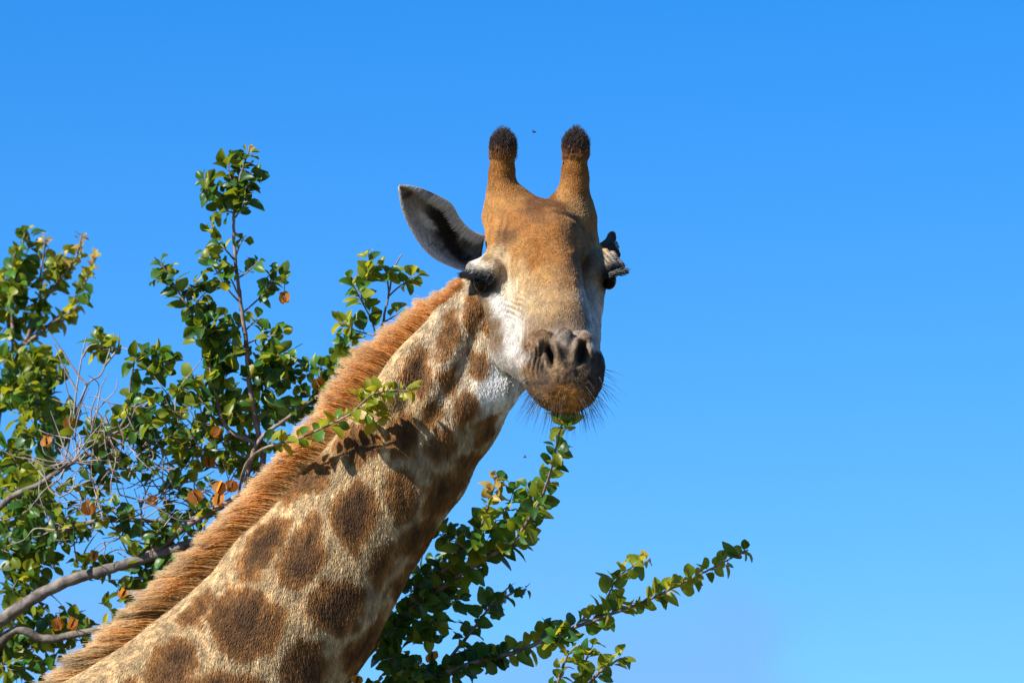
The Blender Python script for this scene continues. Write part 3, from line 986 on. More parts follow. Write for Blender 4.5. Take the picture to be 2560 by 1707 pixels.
# ---- ears
def ear(upper, lower, z_base, z_tip, cup, colour, hairs, name="ear"):
    ns, nt = 34, 21
    up, lo = along(catmull(upper, 10), np.linspace(0, 1, ns)), along(catmull(lower, 10), np.linspace(0, 1, ns))
    s = np.linspace(0, 1, ns)[:, None]
    t = np.linspace(0, 1, nt)[None]
    xy = lo[:, None] * (1 - t[..., None]) + up[:, None] * t[..., None]
    wd = vlen(up - lo)[:, None]
    z = z_base + (z_tip - z_base) * s ** 1.1 - cup * wd * (1 - (2 * t - 1) ** 2) * (1 - 0.35 * s)
    z = z + np.exp(-((t - 0.97) / 0.10) ** 2) * 10
    front = np.concatenate([xy, z[..., None]], -1)
    tx = np.gradient(front, axis=0); ty = np.gradient(front, axis=1)
    nn = nrm(np.cross(tx, ty)); nn = np.where(nn[..., 2:3] < 0, -nn, nn)
    th = 7.5 * (1 - (np.abs(2 * t - 1)) ** 6) * (1 - s ** 8) + 2.0
    back = front - nn * th[..., None]
    A = front.reshape(-1, 3); Bk = back.reshape(-1, 3)
    i = np.arange(ns * nt).reshape(ns, nt)
    f1 = np.stack([i[:-1, :-1], i[1:, :-1], i[1:, 1:], i[:-1, 1:]], -1).reshape(-1, 4)
    f2 = f1[:, ::-1] + ns * nt
    ring = np.concatenate([i[:, 0], i[-1, 1:], i[-2::-1, -1], i[0, -2:0:-1]])
    rn = np.roll(ring, -1)
    f3 = np.stack([ring, ring + ns * nt, rn + ns * nt, rn], -1)
    Vv = np.concatenate([A, Bk])
    Fq = np.concatenate([f1, f2, f3])
    w = to_world(Vv) - giraffe_base
    Fq = outward(w - w.mean(0), Fq)
    me = make_mesh(name, w, Fq, HIDE)
    S_, T_t = np.broadcast_arrays(s, t)
    cf = colour(S_.ravel(), T_t.ravel(), A)
    cb = np.tile(np.array([.40, .30, .19]), (len(Bk), 1))
    set_color(me, np.concatenate([cf, cb]))
    o = link(name, me, giraffe)
    if hairs:
        # fine hair: rim fringe and inner tufts
        n = 10000
        a = rng.random(n); c = rng.random(n)
        ia = a * (ns - 1); ic = c * (nt - 1)
        i0, j0 = ia.astype(int).clip(0, ns - 2), ic.astype(int).clip(0, nt - 2)
        fa, fc = (ia - i0)[:, None], (ic - j0)[:, None]
        bl = lambda G: (G[i0, j0] * (1 - fa) + G[i0 + 1, j0] * fa) * (1 - fc) + (G[i0, j0 + 1] * (1 - fa) + G[i0 + 1, j0 + 1] * fa) * fc
        p, q = bl(front), nrm(bl(nn))
        axis_t = nrm(bl(ty)); axis_s = nrm(bl(tx))
        inner = sstep(0.76, 0.98, c) * sstep(0.98, 0.6, a)
        L = 6 + 24 * inner * rng.uniform(.4, 1, n)
        L = L * np.where((c < .06) | (c > .95), 1.2, 1)
        d = nrm(axis_s * 0.8 - axis_t * (0.1 + 1.1 * inner)[:, None] + q * 0.55 + rng.normal(0, .18, (n, 3)))
        pts = np.stack([p, p + d * (L * .5)[:, None], p + d * L[:, None] - q * (L * .1)[:, None]], 1)
        cc = colour(a, c, p)
        white = np.array([.60, .57, .52])
        cc = cc + (white - cc) * (inner * 0.9)[:, None]
        cc = cc * np.exp(rng.normal(0, .2, (n, 1)))
        rad = np.array([.0004, .0003, .0001])[None] * rng.uniform(.7, 1.2, (n, 1))
        hair("ear_hair", o, pts, rad, np.repeat(cc[:, None], 3, 1), FUR, giraffe_base, "stuff")
    return o

def ear_colour(a, c, P):
    white = np.array([.62, .60, .57]); black = np.array([.018, .015, .014]); tan = np.array([.42, .36, .25])
    x, y = P[:, 0] + (vnoise(P, 14, 71) - .5) * 14, P[:, 1] + (vnoise(P, 14, 72) - .5) * 14
    col = np.tile(white * 0.55, (len(P), 1))
    col = col + (white - col) * np.clip(sstep(.80, .95, c) + sstep(.16, .04, c) * .9 + sstep(.35, .15, np.abs(c - .2)) * .25, 0, 1)[:, None]  # white hair at both rims; the lower one also paints in its sunlit edge
    def blob(cx, cy, rx, ry, rot, colr, k):
        r = math.radians(rot)
        u = (x - cx) * math.cos(r) + (y - cy) * math.sin(r); v = -(x - cx) * math.sin(r) + (y - cy) * math.cos(r)
        g = np.exp(-((u / rx) ** 2 + (v / ry) ** 2) ** 2)[:, None] * k
        return col + (colr - col) * g
    col = blob(1055, 488, 40, 12, 12, tan, .6)
    col = blob(1075, 493, 24, 9, 20, black, .95)
    col = blob(1104, 546, 50, 36, 42, black, 1)
    col = blob(1128, 598, 62, 38, 50, black, 1)
    col = blob(1152, 640, 36, 16, 38, black, .95)
    col = blob(1066, 556, 30, 10, 45, white, .95)
    col = blob(1160, 585, 9, 28, 15, tan * 1.2, .6)
    col = blob(1022, 492, 9, 16, 60, black * 4, .8)
    return col

ear([(1212, 592), (1178, 577), (1151, 549), (1130, 514), (1095, 493), (1047, 474), (1004, 468)],
    [(1196, 690), (1160, 678), (1128, 667), (1082, 643), (1044, 600), (1012, 536), (1001, 476)],
    60, 215, 0.30, ear_colour, True)

def far_ear_colour(a, c, P):
    return np.tile(np.array([.022, .018, .016]), (len(P), 1)) * (0.8 + 0.5 * vnoise(P, 9, 73))[:, None]
# the other ear is turned back, so only its dark folded edge shows past the brow
ear([(1480, 618), (1508, 602), (1520, 590), (1526, 581), (1534, 578), (1541, 584)],
    [(1490, 655), (1524, 650), (1548, 644), (1553, 634), (1546, 622), (1538, 612), (1542, 598), (1543, 590)],
    -20, -110, 0.06, far_ear_colour, False)

# ------------------------------------------------------------------ trees
K = 1.0884

def tube(P, r, sides=6):
    P = np.asarray(P, float)
    n = len(P)
    t = nrm(np.gradient(P, axis=0))
    u = np.cross(t, np.array([0.3, 0.2, 0.93])); u = nrm(u)
    v = np.cross(t, u)
    a = np.linspace(0, 2 * math.pi, sides, endpoint=False)
    ring = P[:, None] + np.asarray(r)[:, None, None] * (np.cos(a)[None, :, None] * u[:, None] + np.sin(a)[None, :, None] * v[:, None])
    V = np.concatenate([ring.reshape(-1, 3), P[:1], P[-1:]])
    i = np.arange(n * sides).reshape(n, sides)
    f = np.stack([i[:-1], np.roll(i[:-1], -1, 1), np.roll(i[1:], -1, 1), i[1:]], -1).reshape(-1, 4)
    e = i[-1]
    cap = np.stack([e, np.roll(e, -1), np.full(sides, n * sides + 1), np.full(sides, n * sides + 1)], -1)
    return V, f

def leaf_shape(fold, curl, roll, wmul, seed):
    r = np.random.default_rng(seed)
    ys = np.array([0.0, 0.14, 0.30, 0.50, 0.70, 0.87, 1.0])
    w = np.array([0.012, 0.020, 0.22, 0.345, 0.365, 0.265, 0.05]) * wmul
    v = []
    for q, (yy, ww) in enumerate(zip(ys, w)):
        for sx in (-1, -0.55, 0, 0.55, 1):
            x = sx * ww
            z = fold * abs(x) - curl * yy ** 2 + roll * x * yy + 0.10 * math.sin(yy * 7 + sx * 2.5 + seed) * abs(sx) * ww
            v.append((x, yy, z))
    v = np.array(v)
    i = np.arange(35).reshape(7, 5)
    f = np.stack([i[:-1, :-1], i[:-1, 1:], i[1:, 1:], i[1:, :-1]], -1).reshape(-1, 4)
    return v, f
SHAPES = [leaf_shape(fo, cu, ro, wm, k) for k, (fo, cu, ro, wm) in enumerate(
    [(.45, .20, .5, 1.0), (.65, .50, -.6, 1.05), (.30, .75, .7, .95), (.95, .35, .0, 1.1), (.25, .45, -1.0, 1.0), (.60, .95, .3, .95)])]
LEAF_MESH = {}
def leaf_mesh(si, mi):
    if (si, mi) not in LEAF_MESH:
        LEAF_MESH[si, mi] = make_mesh("leaf", SHAPES[si][0], SHAPES[si][1], LEAF[mi])
    return LEAF_MESH[si, mi]

class Tree:
    def __init__(self, label, base, seed):
        self.root = empty("tree", base, label, "tree")
        self.base = np.array(base, float)
        self.r = np.random.default_rng(seed)
        self.nodes = np.zeros((0, 3)); self.nodr = np.zeros(0)
        self.twv, self.twf, self.twn = {}, {}, {}
        self.leaves = []
    def add_nodes(self, P, r):
        self.nodes = np.concatenate([self.nodes, P]); self.nodr = np.concatenate([self.nodr, r])
    def branch(self, pts, r0, r1, name="branch", mat=BARK, sides=10, wob=2.0, nodes=True, m=8):
        P = catmull(pts, m)
        n = len(P)
        P = P + (self.r.random((n, 3)) - .5) * wob * np.linspace(0, 1, n)[:, None] ** 0
        if isinstance(r0, (list, tuple)):
            r = np.interp(np.linspace(0, len(r0) - 1, n), np.arange(len(r0)), r0)
        else:
            r = np.linspace(r0, r1, n)
        r = r * (1 + (self.r.random(n) - .5) * 0.16)
        V, f = tube(P, r, sides)
        w = to_world(V) - self.base
        f = outward(w - w.mean(0), f)
        o = link(name, make_mesh(name, w, f, mat), self.root)
        if nodes:
            self.add_nodes(P[::2], r[::2])
        return P
    def twig(self, pts, r0, r1, mat=0, nodes=True, m=5):
        P = catmull(pts, m)
        r = np.linspace(r0, r1, len(P))
        V, f = tube(P, r, 5)
        k = self.twn.get(mat, 0)
        self.twv.setdefault(mat, []).append(V); self.twf.setdefault(mat, []).append(f + k)
        self.twn[mat] = k + len(V)
        if nodes:
            self.add_nodes(P[1:], r[1:])
        return P
    def leaf(self, p, axis, normal, size, mi):
        self.leaves.append((p, nrm(axis), normal, size, mi, int(self.r.integers(len(SHAPES)))))
    def foliate(self, P, t0=0.2, t1=1.0, step=15, size=36, mats=(.45, .37, .18, 0), young=0.0, spread=1.0):
        """leaf pairs along a shoot, each pair a quarter turn from the last."""
        r = self.r
        L = np.linalg.norm(np.diff(P, axis=0), axis=1).sum()
        n = max(int(L * (t1 - t0) / step), 1)
        ang = r.random() * 6.28
        for i in range(n + 1):
            t = t0 + (t1 - t0) * (i + r.random() * .5) / (n + .5)
            q = along(P, np.array([min(t, 1.0), max(min(t, 1.0) - .04, 0)]))
            p = q[0]; tg = nrm(q[0] - q[1] + 1e-6)
            u = nrm(np.cross(tg, r.normal(0, 1, 3))); v = np.cross(tg, u)
            ang += 1.57 + r.normal(0, .3)
            for s_ in (0, math.pi):
                if r.random() < 0.10:
                    continue
                a = ang + s_ + r.normal(0, .35)
                out = u * math.cos(a) + v * math.sin(a)
                ax = tg * r.uniform(.35, .95) + out * spread + np.array([0, -.30, .08])
                nm = tg * 0.35 - out * 0.2 + np.array([-.35, -.45, .35]) + r.normal(0, .62, 3)
                near_tip = t > 1 - young
                sz = size * r.uniform(.78, 1.22) * (1.0 - 0.35 * max(0, t - .8) / .2)
                if near_tip and r.random() < .85:
                    mi = 3 if t > 1 - young * .55 else 2
                    sz *= .8
                else:
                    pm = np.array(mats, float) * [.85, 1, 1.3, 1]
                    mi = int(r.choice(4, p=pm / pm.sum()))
                self.leaf(p + out * 2, ax, nm, sz, mi)
    def fill(self, poly, count, dr, twl=(40, 110), leafy=0.85, size=36, mats=(.45, .37, .18, 0), step=15, maxr=5.0, dens=1.25):
        """twigs that fork from the nearest wood out to points spread through an area of the crown"""
        poly = np.array(poly, float) * K
        lo, hi = poly.min(0), poly.max(0)
        T = []
        count = int(count * dens)
        while len(T) < count:
            q = self.r.uniform(lo, hi, (400, 2))
            T += list(q[poly_sd(q, poly) < 0])
        T = np.array(T[:count])
        T = np.array([px3(x, y, self.r.uniform(*dr)) for x, y in T])
        dist = np.array([np.min(np.linalg.norm((self.nodes - t) * [1, 1, .6], axis=1)) for t in T])
        for i in np.argsort(dist):
            t = T[i]
            dv = (self.nodes - t) * [1, 1, .55]
            dv[:, 1] *= np.where(dv[:, 1] < 0, 1.5, 1.0)       # rather grow upwards
            j = int(np.argmin(np.linalg.norm(dv, axis=1)))
            a = self.nodes[j]
            L = np.linalg.norm(t - a)
            if L > 260 or (t[1] - a[1] > 110):
                continue
            if L < 10:
                continue
            md = (a + t) / 2 + self.r.normal(0, .07, 3) * L + np.array([0, L * .06, 0])
            r0 = min(self.nodr[j] * .75, maxr, 1.6 + L * .012)
            P = self.twig([a, md, t], max(r0, 1.3), 0.9)
            if self.r.random() < leafy:
                cut = max(0.05, 1 - self.r.uniform(*twl) / L)
                self.foliate(P, cut, 1.0, step, size, mats)
    def pod(self, p, size=30, yaw=None):
        """a four-winged seed hanging on a stalk"""
        r = self.r
        p = np.array(p, float)
        yaw = r.uniform(0, 1.5) if yaw is None else yaw
        V, Fq = [], []
        pr = [(-.5, .10), (-.42, .40), (-.15, .56), (.15, .55), (.42, .40), (.5, .12)]
        for k in range(4):
            a = yaw + k * math.pi / 2
            d = np.array([math.cos(a), math.sin(a)])
            b0 = len(V)
            for yy, w in pr:
                for q in (0.06, .55, 1.0):
                    wave = .05 * math.sin(yy * 9 + k) * q
                    V.append((d[0] * w * q - d[1] * wave, d[1] * w * q + d[0] * wave, yy))
            for i in range(5):
                for q in range(2):
                    Fq.append((b0 + i * 3 + q, b0 + i * 3 + q + 1, b0 + i * 3 + q + 4, b0 + i * 3 + q + 3))
        tilt = r.normal(0, .35, 2)
        R = np.array(Matrix.Rotation(tilt[0], 3, 'X') @ Matrix.Rotation(tilt[1], 3, 'Y'))
        wp_ = to_world(p)
        w = (np.array(V) * size / S) @ R.T + wp_ - self.base
        o = link("seed_pod", make_mesh("seed_pod", w, np.array(Fq), POD), self.root)
        cP = np.array([(0, 0, -.46), (0, 0, -.2), (0, 0, .2), (0, 0, .46)])
        Vc, fc = tube(cP, [.03, .12, .12, .03], 6)
        wc = (Vc * size / S) @ R.T + wp_ - self.base
        link("seed_core", make_mesh("seed_core", wc, fc, PODCORE), o)
        top = p + np.array([0, -size * .48, 0])
        j = int(np.argmin(np.linalg.norm((self.nodes - top) * [1, 1, .4] + [0, 8, 0], axis=1)))
        self.twig([self.nodes[j], (self.nodes[j] + top) / 2 + [0, -4, 0], top], 1.4, 1.0, nodes=False)
    def finish(self, blockers, limit=300):
        for mat, V in self.twv.items():
            V = np.concatenate(V); f = np.concatenate(self.twf[mat])
            o = link(("twigs", "dead_twigs")[mat], make_mesh("twigs", to_world(V) - self.base, f[:, ::-1], (TWIG, DEADTWIG)[mat]), self.root)
            o["kind"] = "stuff"
        # world frames
        p = to_world(np.array([l[0] for l in self.leaves]))
        ax = nrm(dir_world(np.array([l[1] for l in self.leaves])))
        nm = dir_world(np.array([l[2] for l in self.leaves]))
        nm = nrm(nm - (nm * ax).sum(1, keepdims=True) * ax)
        sx = np.cross(ax, nm)
        sz = np.array([l[3] for l in self.leaves]) / S
        # those that show largest become leaves of their own
        px = np.array([l[0] for l in self.leaves])
        area = np.abs(nm @ FWD) * sz ** 2
        ok = (px[:, 0] > 6) & (px[:, 0] < 2550) & (px[:, 1] > 0) & (px[:, 1] < 1700)
        for poly in blockers:
            ok &= (poly_sd(px[:, :2], poly) > 4) | (px[:, 2] > 140)
        front = {}
        for i in np.argsort(-px[:, 2]):
            if ok[i]:
                front.setdefault((int(px[i, 0] // 11), int(px[i, 1] // 11)), i)
        fr = np.zeros(len(px), bool); fr[list(front.values())] = True
        score = np.where(fr & ok, area, area * 1e-3 * ok)
        own = set(np.argsort(-score)[:limit].tolist())
        acc = {}
        for i, l in enumerate(self.leaves):
            si, mi = l[5], l[4]
            if i in own:
                o = link("leaf", leaf_mesh(si, mi), self.root)
                M = Matrix.Identity(4)
                for c, vec in enumerate((sx[i], ax[i], nm[i])):
                    for q in range(3):
                        M[q][c] = vec[q] * sz[i]
                for q in range(3):
                    M[q][3] = p[i][q] - self.base[q]
                o.matrix_basis = M
            else:
                acc.setdefault((si, mi), []).append(i)
        Vs, Fs, Ms, k = [], [], [], 0
        for (si, mi), ii in acc.items():
            ii = np.array(ii)
            v, f = SHAPES[si]
            W = (v[None, :, 0:1] * sx[ii][:, None] + v[None, :, 1:2] * ax[ii][:, None] + v[None, :, 2:3] * nm[ii][:, None]) * sz[ii][:, None, None] + p[ii][:, None] - self.base
            Vs.append(W.reshape(-1, 3))
            Fs.append((f[None] + (np.arange(len(ii)) * len(v))[:, None, None]).reshape(-1, 4) + k)
            Ms.append(np.full(len(ii) * len(f), mi, np.int32))
            k += len(ii) * len(v)
        me = make_mesh("foliage", np.concatenate(Vs), np.concatenate(Fs))
        for m in LEAF:
            me.materials.append(m)
        me.polygons.foreach_set("material_index", np.concatenate(Ms))
        o = link("foliage", me, self.root)
        o["kind"] = "stuff"

def px3(x, y, z):
    f = 1 - z / S / DIST
    return (1280 + (x - 1280) * f, 853.5 + (y - 853.5) * f, z)

def sc(*pts):
    """(x, y, depth) with x, y on the 2352-wide scale"""
    return [tuple(px3(x * K, y * K, z)) for x, y, z in pts]

GIRAFFE_OUTLINE = np.array([(1150, 700), (930, 840), (850, 920), (690, 1140), (500, 1335), (330, 1505), (100, 1700), (60, 1760),
                            (850, 1720), (970, 1532), (1140, 1243), (1280, 1010), (1420, 1030), (1500, 940), (1500, 700), (1400, 560), (1200, 560)], float)
YEL = (.15, .35, .50, 0)

# ---- the tree behind the mane
A = Tree("leafy green tree behind the giraffe's mane, with one tall upright shoot and russet seed pods", (-1.75, 12.35, 0.0), 11)
tb = to_plane(np.array([-1.75, 12.35, 0.0]))
trunk = [tuple(tb + [0, 20, 0]), tuple(to_plane(np.array([-1.72, 12.3, 0.8]))), tuple(to_plane(np.array([-1.66, 12.25, 1.7]))), tuple(to_plane(np.array([-1.55, 12.15, 2.5])))]
A.branch(trunk, 150, 95, "trunk", wob=10)
fork = trunk[-1]
A.branch([fork, (-420, 2050, -900), (-160, 1680, -520)] + sc((0, 1425, -330), (130, 1345, -300), (230, 1312, -290), (330, 1283, -280), (432, 1248, -270), (540, 1195, -280)), [85, 50, 26, 18, 16, 14.5, 13, 12, 8], 0, m=10)
A.branch([fork, (-380, 2200, -900), (-150, 1800, -520)] + sc((20, 1455, -340), (100, 1466, -320), (165, 1458, -310), (235, 1440, -300), (330, 1400, -300)), [70, 40, 20, 12, 11, 10, 9, 6], 0)
A.branch([fork, (-480, 1900, -1000), (-260, 1500, -600)] + sc((0, 1163, -400), (90, 1112, -380), (160, 1065, -370), (230, 1030, -350), (290, 960, -340), (300, 880, -330), (312, 810, -330)), [60, 30, 14, 8.5, 7.5, 6.5, 5.5, 4.5, 3.2, 2], 0, m=9)
A.branch(sc((150, 1215, -330), (190, 1202, -330), (260, 1194, -320), (360, 1196, -320), (440, 1190, -310), (500, 1160, -300)), 7, 4)
A.branch(sc((330, 1283, -280), (440, 1200, -270), (560, 1130, -265), (604, 1060, -260), (590, 980, -255), (575, 900, -250), (566, 790, -250), (552, 690, -250), (541, 600, -250), (537, 500, -250), (548, 420, -250), (572, 345, -250)), [11, 9, 8.5, 8, 7.5, 7, 6.2, 5.2, 4.5, 3.8, 2.8, 1.8], 0, mat=TWIG, m=9)
A.branch(sc((560, 1130, -265), (590, 1020, -240), (660, 960, -230), (740, 900, -220), (790, 850, -215)), 7, 2, mat=TWIG)
A.branch(sc((590, 1020, -240), (520, 980, -250), (490, 880, -250), (470, 780, -250), (440, 720, -250), (400, 655, -250), (368, 600, -250)), 6, 1.8, mat=TWIG)
A.branch(sc((740, 900, -220), (850, 860, -230), (875, 760, -230), (890, 690, -230), (905, 620, -230), (922, 585, -230)), 5, 1.6, mat=TWIG)
# older growth at the edge, farther back
A.branch([fork, (-700, 2000, -1500), (-300, 1450, -1250)] + sc((-40, 1100, -1080), (14, 870, -1030), (30, 780, -1000), (26, 700, -1000), (45, 600, -1000), (58, 530, -1000)), [60, 40, 22, 8, 5.5, 5, 4.2, 3.2, 1.8], 0, mat=TWIG)
A.branch(sc((14, 870, -1030), (60, 780, -1000), (95, 700, -1000), (140, 640, -1000), (175, 590, -1000), (188, 540, -1000)), 6, 1.8, mat=TWIG)
A.branch(sc((60, 790, -1000), (120, 740, -980), (160, 700, -980), (195, 650, -980), (222, 590, -980)), 5, 1.8, mat=TWIG)
A.branch(sc((95, 700, -1000), (92, 640, -1000), (100, 590, -1000), (105, 555, -1000)), 4, 1.6, mat=TWIG)
# the leafy sprig that reaches in front of the neck
sprig = A.branch(sc((540, 1195, -280), (560, 1080, -60), (600, 1032, 40), (678, 1011, 95), (725, 990, 115), (803, 951, 150), (855, 906, 170), (908, 899, 178), (944, 896, 182)), 4, 1.5, mat=TWIG)
sprig2 = A.branch(sc((803, 951, 150), (835, 935, 160), (852, 950, 166), (862, 972, 170)), 2.4, 1.3, mat=TWIG)
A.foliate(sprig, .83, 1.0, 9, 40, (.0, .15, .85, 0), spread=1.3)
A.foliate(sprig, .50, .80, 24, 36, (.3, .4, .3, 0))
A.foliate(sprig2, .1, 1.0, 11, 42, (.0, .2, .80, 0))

main = A
def shoot(tree, pts, r0=2.6, r1=1.2, **kw):
    P = tree.twig(sc(*pts), r0, r1)
    tree.foliate(P, **kw)
    return P
top_ = sc((537, 500, -250), (540, 455, -250), (548, 420, -250), (560, 380, -250), (574, 342, -250))
A.foliate(catmull(top_, 8), 0, 1, 11, 38, (.5, .35, .15, 0), young=.10)
for p in ([(540, 480), (515, 455), (490, 430), (468, 412)], [(541, 470), (560, 440), (580, 415), (590, 398)], [(545, 440), (530, 410), (525, 380), (535, 355)],
          [(540, 490), (520, 485), (495, 490)], [(540, 500), (560, 470), (572, 445)], [(540, 460), (505, 448), (470, 440)]):
    shoot(A, [(x, y, -250 + random.uniform(-25, 25)) for x, y in p], t0=.15, step=11, size=36, mats=(.55, .33, .12, 0))
for p in ([(541, 600), (515, 570), (490, 545), (478, 520)], [(543, 620), (515, 600), (475, 595)], [(545, 640), (575, 620), (592, 600)], [(541, 590), (552, 560), (560, 548)],
          [(556, 720), (590, 690), (620, 660), (640, 612)], [(562, 760), (590, 735), (606, 735)], [(556, 700), (520, 660), (490, 610), (468, 575)], [(548, 680), (530, 640), (505, 610)],
          [(566, 790), (600, 775), (630, 770), (650, 765)], [(440, 720), (455, 690), (480, 665)], [(400, 655), (382, 640), (360, 640)], [(420, 690), (440, 660), (470, 650)], [(600, 690), (625, 640), (655, 640)]):
    shoot(A, [(x, y, -250 + random.uniform(-30, 30)) for x, y in p], t0=.30, step=14, size=34, mats=(.5, .34, .16, 0))
for p in ([(870, 800), (855, 740), (835, 700), (808, 650), (795, 640)], [(835, 700), (830, 670), (845, 640), (850, 610), (845, 580)], [(880, 740), (900, 730), (920, 715)], [(860, 770), (820, 760), (790, 745), (775, 740)],
          [(893, 680), (915, 660), (945, 640), (962, 632)], [(893, 670), (888, 630), (880, 615)], [(850, 860), (815, 830), (800, 790), (790, 770)]):
    shoot(A, [(x, y, -230 + random.uniform(-20, 20)) for x, y in p], t0=.25, step=13, size=38, mats=(.25, .40, .35, 0))
A.foliate(catmull(sc((490, 880, -250), (470, 780, -250), (440, 720, -250), (400, 655, -250), (368, 600, -250)), 8), 0, 1, 12, 38, (.5, .35, .15, 0))
# edge shoots with yellow and ochre young leaves
for p in ([(26, 700), (40, 640), (45, 600), (58, 530)], [(45, 640), (30, 600), (40, 570)], [(60, 580), (70, 560), (62, 525)]):
    shoot(A, [(x, y, -1000 + random.uniform(-60, 60)) for x, y in p], t0=.1, step=13, size=40, mats=(.5, .35, .15, 0))
for p in ([(92, 640), (98, 600), (104, 545)], [(95, 700), (140, 640), (175, 590), (188, 540)], [(160, 700), (195, 650), (222, 585)], [(60, 740), (90, 690), (100, 630)], [(140, 640), (130, 610), (150, 590)],
          [(120, 740), (165, 715), (190, 690)], [(20, 760), (10, 700), (15, 640)], [(60, 790), (100, 750), (150, 735)]):
    shoot(A, [(x, y, -1000 + random.uniform(-60, 60)) for x, y in p], t0=.1, step=13, size=38, mats=(.12, .30, .58, 0), young=.5)
# crown masses
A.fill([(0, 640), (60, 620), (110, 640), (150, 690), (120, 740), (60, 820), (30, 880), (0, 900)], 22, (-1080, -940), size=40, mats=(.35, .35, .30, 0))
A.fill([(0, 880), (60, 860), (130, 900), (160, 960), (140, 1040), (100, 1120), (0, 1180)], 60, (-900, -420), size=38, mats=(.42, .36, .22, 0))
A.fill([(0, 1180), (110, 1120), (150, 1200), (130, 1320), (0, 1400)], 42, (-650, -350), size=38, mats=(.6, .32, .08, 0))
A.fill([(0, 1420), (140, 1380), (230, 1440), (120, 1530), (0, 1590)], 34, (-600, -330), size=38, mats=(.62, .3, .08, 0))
A.fill([(120, 1080), (220, 1010), (330, 1020), (430, 1060), (500, 1110), (520, 1180), (430, 1250), (300, 1290), (160, 1330), (120, 1240)], 95, (-460, -230), leafy=.62, twl=(25, 60), size=34, mats=(.55, .33, .12, 0), maxr=4)
A.fill([(180, 970), (280, 940), (330, 900), (400, 880), (470, 840), (560, 880), (640, 900), (700, 980), (650, 1030), (600, 1080), (500, 1090), (330, 1020), (220, 1020)], 110, (-420, -210), size=36, mats=(.45, .36, .19, 0))
A.fill([(440, 740), (490, 680), (545, 780), (600, 790), (640, 840), (620, 900), (470, 850)], 46, (-300, -210), size=36, mats=(.5, .34, .16, 0))
A.fill([(600, 800), (690, 765), (720, 840), (790, 800), (810, 860), (760, 930), (700, 960), (620, 900)], 34, (-270, -200), size=37, mats=(.35, .40, .25, 0))
A.fill([(190, 760), (240, 745), (250, 790), (215, 830)], 8, (-520, -420), size=40, mats=(.2, .35, .45, 0))
A.fill([(285, 790), (350, 800), (400, 820), (385, 855), (330, 870), (295, 910)], 15, (-360, -310), size=36, mats=(.5, .34, .16, 0))
A.fill([(330, 1300), (420, 1250), (500, 1190), (420, 1340), (260, 1440), (240, 1380)], 28, (-380, -260), size=36, mats=(.5, .35, .15, 0))
A.fill([(20, 830), (110, 800), (160, 850), (130, 900), (20, 900)], 16, (-900, -700), size=38, mats=(.4, .35, .25, 0))
# the crown goes on past the frame
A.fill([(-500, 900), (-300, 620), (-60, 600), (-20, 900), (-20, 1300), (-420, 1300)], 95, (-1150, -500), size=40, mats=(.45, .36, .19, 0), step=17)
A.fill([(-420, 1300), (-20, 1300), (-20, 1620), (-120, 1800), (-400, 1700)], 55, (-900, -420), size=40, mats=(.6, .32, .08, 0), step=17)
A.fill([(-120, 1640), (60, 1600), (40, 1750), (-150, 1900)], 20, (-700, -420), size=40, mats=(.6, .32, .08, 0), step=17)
# bare grey twigs in the tangle
r_ = A.r
for k in range(210):
    a = np.array([r_.uniform(60, 540), r_.uniform(1030, 1420), r_.uniform(-420, -240)])
    if poly_sd(a[None, :2], GIRAFFE_OUTLINE)[0] < -20:
        continue
    j = int(np.argmin(np.linalg.norm(A.nodes - a, axis=1)))
    a = A.nodes[j]
    d = nrm(np.array([r_.normal(0, 1), r_.normal(-.35, .7), r_.normal(0, .35)]))
    L = r_.uniform(50, 190)
    c = r_.normal(0, .06, (2, 3)) * L
    A.twig([a, a + d * L * .35 + c[0], a + d * L * .7 + c[1], a + d * L], 2.3, .9, mat=1, nodes=False)
for pts in ([(140, 1100), (165, 980), (178, 880), (192, 800), (200, 770)], [(165, 985), (200, 885), (232, 860), (250, 810), (262, 765)], [(200, 885), (172, 850), (140, 800), (112, 760)], [(240, 840), (270, 800), (274, 765)], [(178, 900), (150, 850), (125, 790)], [(190, 820), (205, 795), (222, 790)]):
    A.twig(sc(*[(x, y, -430) for x, y in pts]), 3.6, 1.1, mat=1, nodes=False)
for (x, y, z, s_) in ((653, 683, -245, 31), (732, 882, -200, 34), (505, 1119, -215, 34), (531, 1116, -225, 32), (502, 1146, -205, 34), (448, 1140, -225, 36), (203, 1166, -260, 38), (132, 1433, -250, 32), (167, 1432, -255, 32),
                      (283, 1362, -250, 28), (497, 992, -210, 30), (106, 1013, -380, 30), (160, 972, -400, 34), (480, 1060, -300, 30), (215, 1275, -290, 28), (350, 1150, -300, 28)):
    A.pod(px3(x * K, y * K, z), s_)
A.finish([GIRAFFE_OUTLINE])

# ---- the tree under the giraffe's chin
C = Tree("tree growing below the giraffe's chin, its leafy shoots reaching out into open sky", (-0.25, 12.25, 0.0), 23)
cb = to_plane(np.array([-0.25, 12.25, 0.0]))
ctr = [tuple(cb + [0, 20, 0]), tuple(to_plane(np.array([-0.27, 12.2, 0.9]))), tuple(to_plane(np.array([-0.34, 12.1, 1.9]))), tuple(to_plane(np.array([-0.40, 12.0, 2.7])))]
C.branch(ctr, 110, 60, "trunk", wob=8)
cf = ctr[-1]
tip1 = C.branch([cf, (840, 2000, -900)] + sc((840, 1640, -500), (985, 1562, -210), (1090, 1522, -150), (1180, 1498, -120), (1290, 1452, -90), (1370, 1422, -30), (1470, 1385, 60), (1560, 1342, 140), (1640, 1302, 210), (1718, 1262, 270)), [45, 26, 14, 8, 7, 6.2, 5.2, 4.2, 3.6, 3, 2.4, 1.5], 0, mat=TWIG)
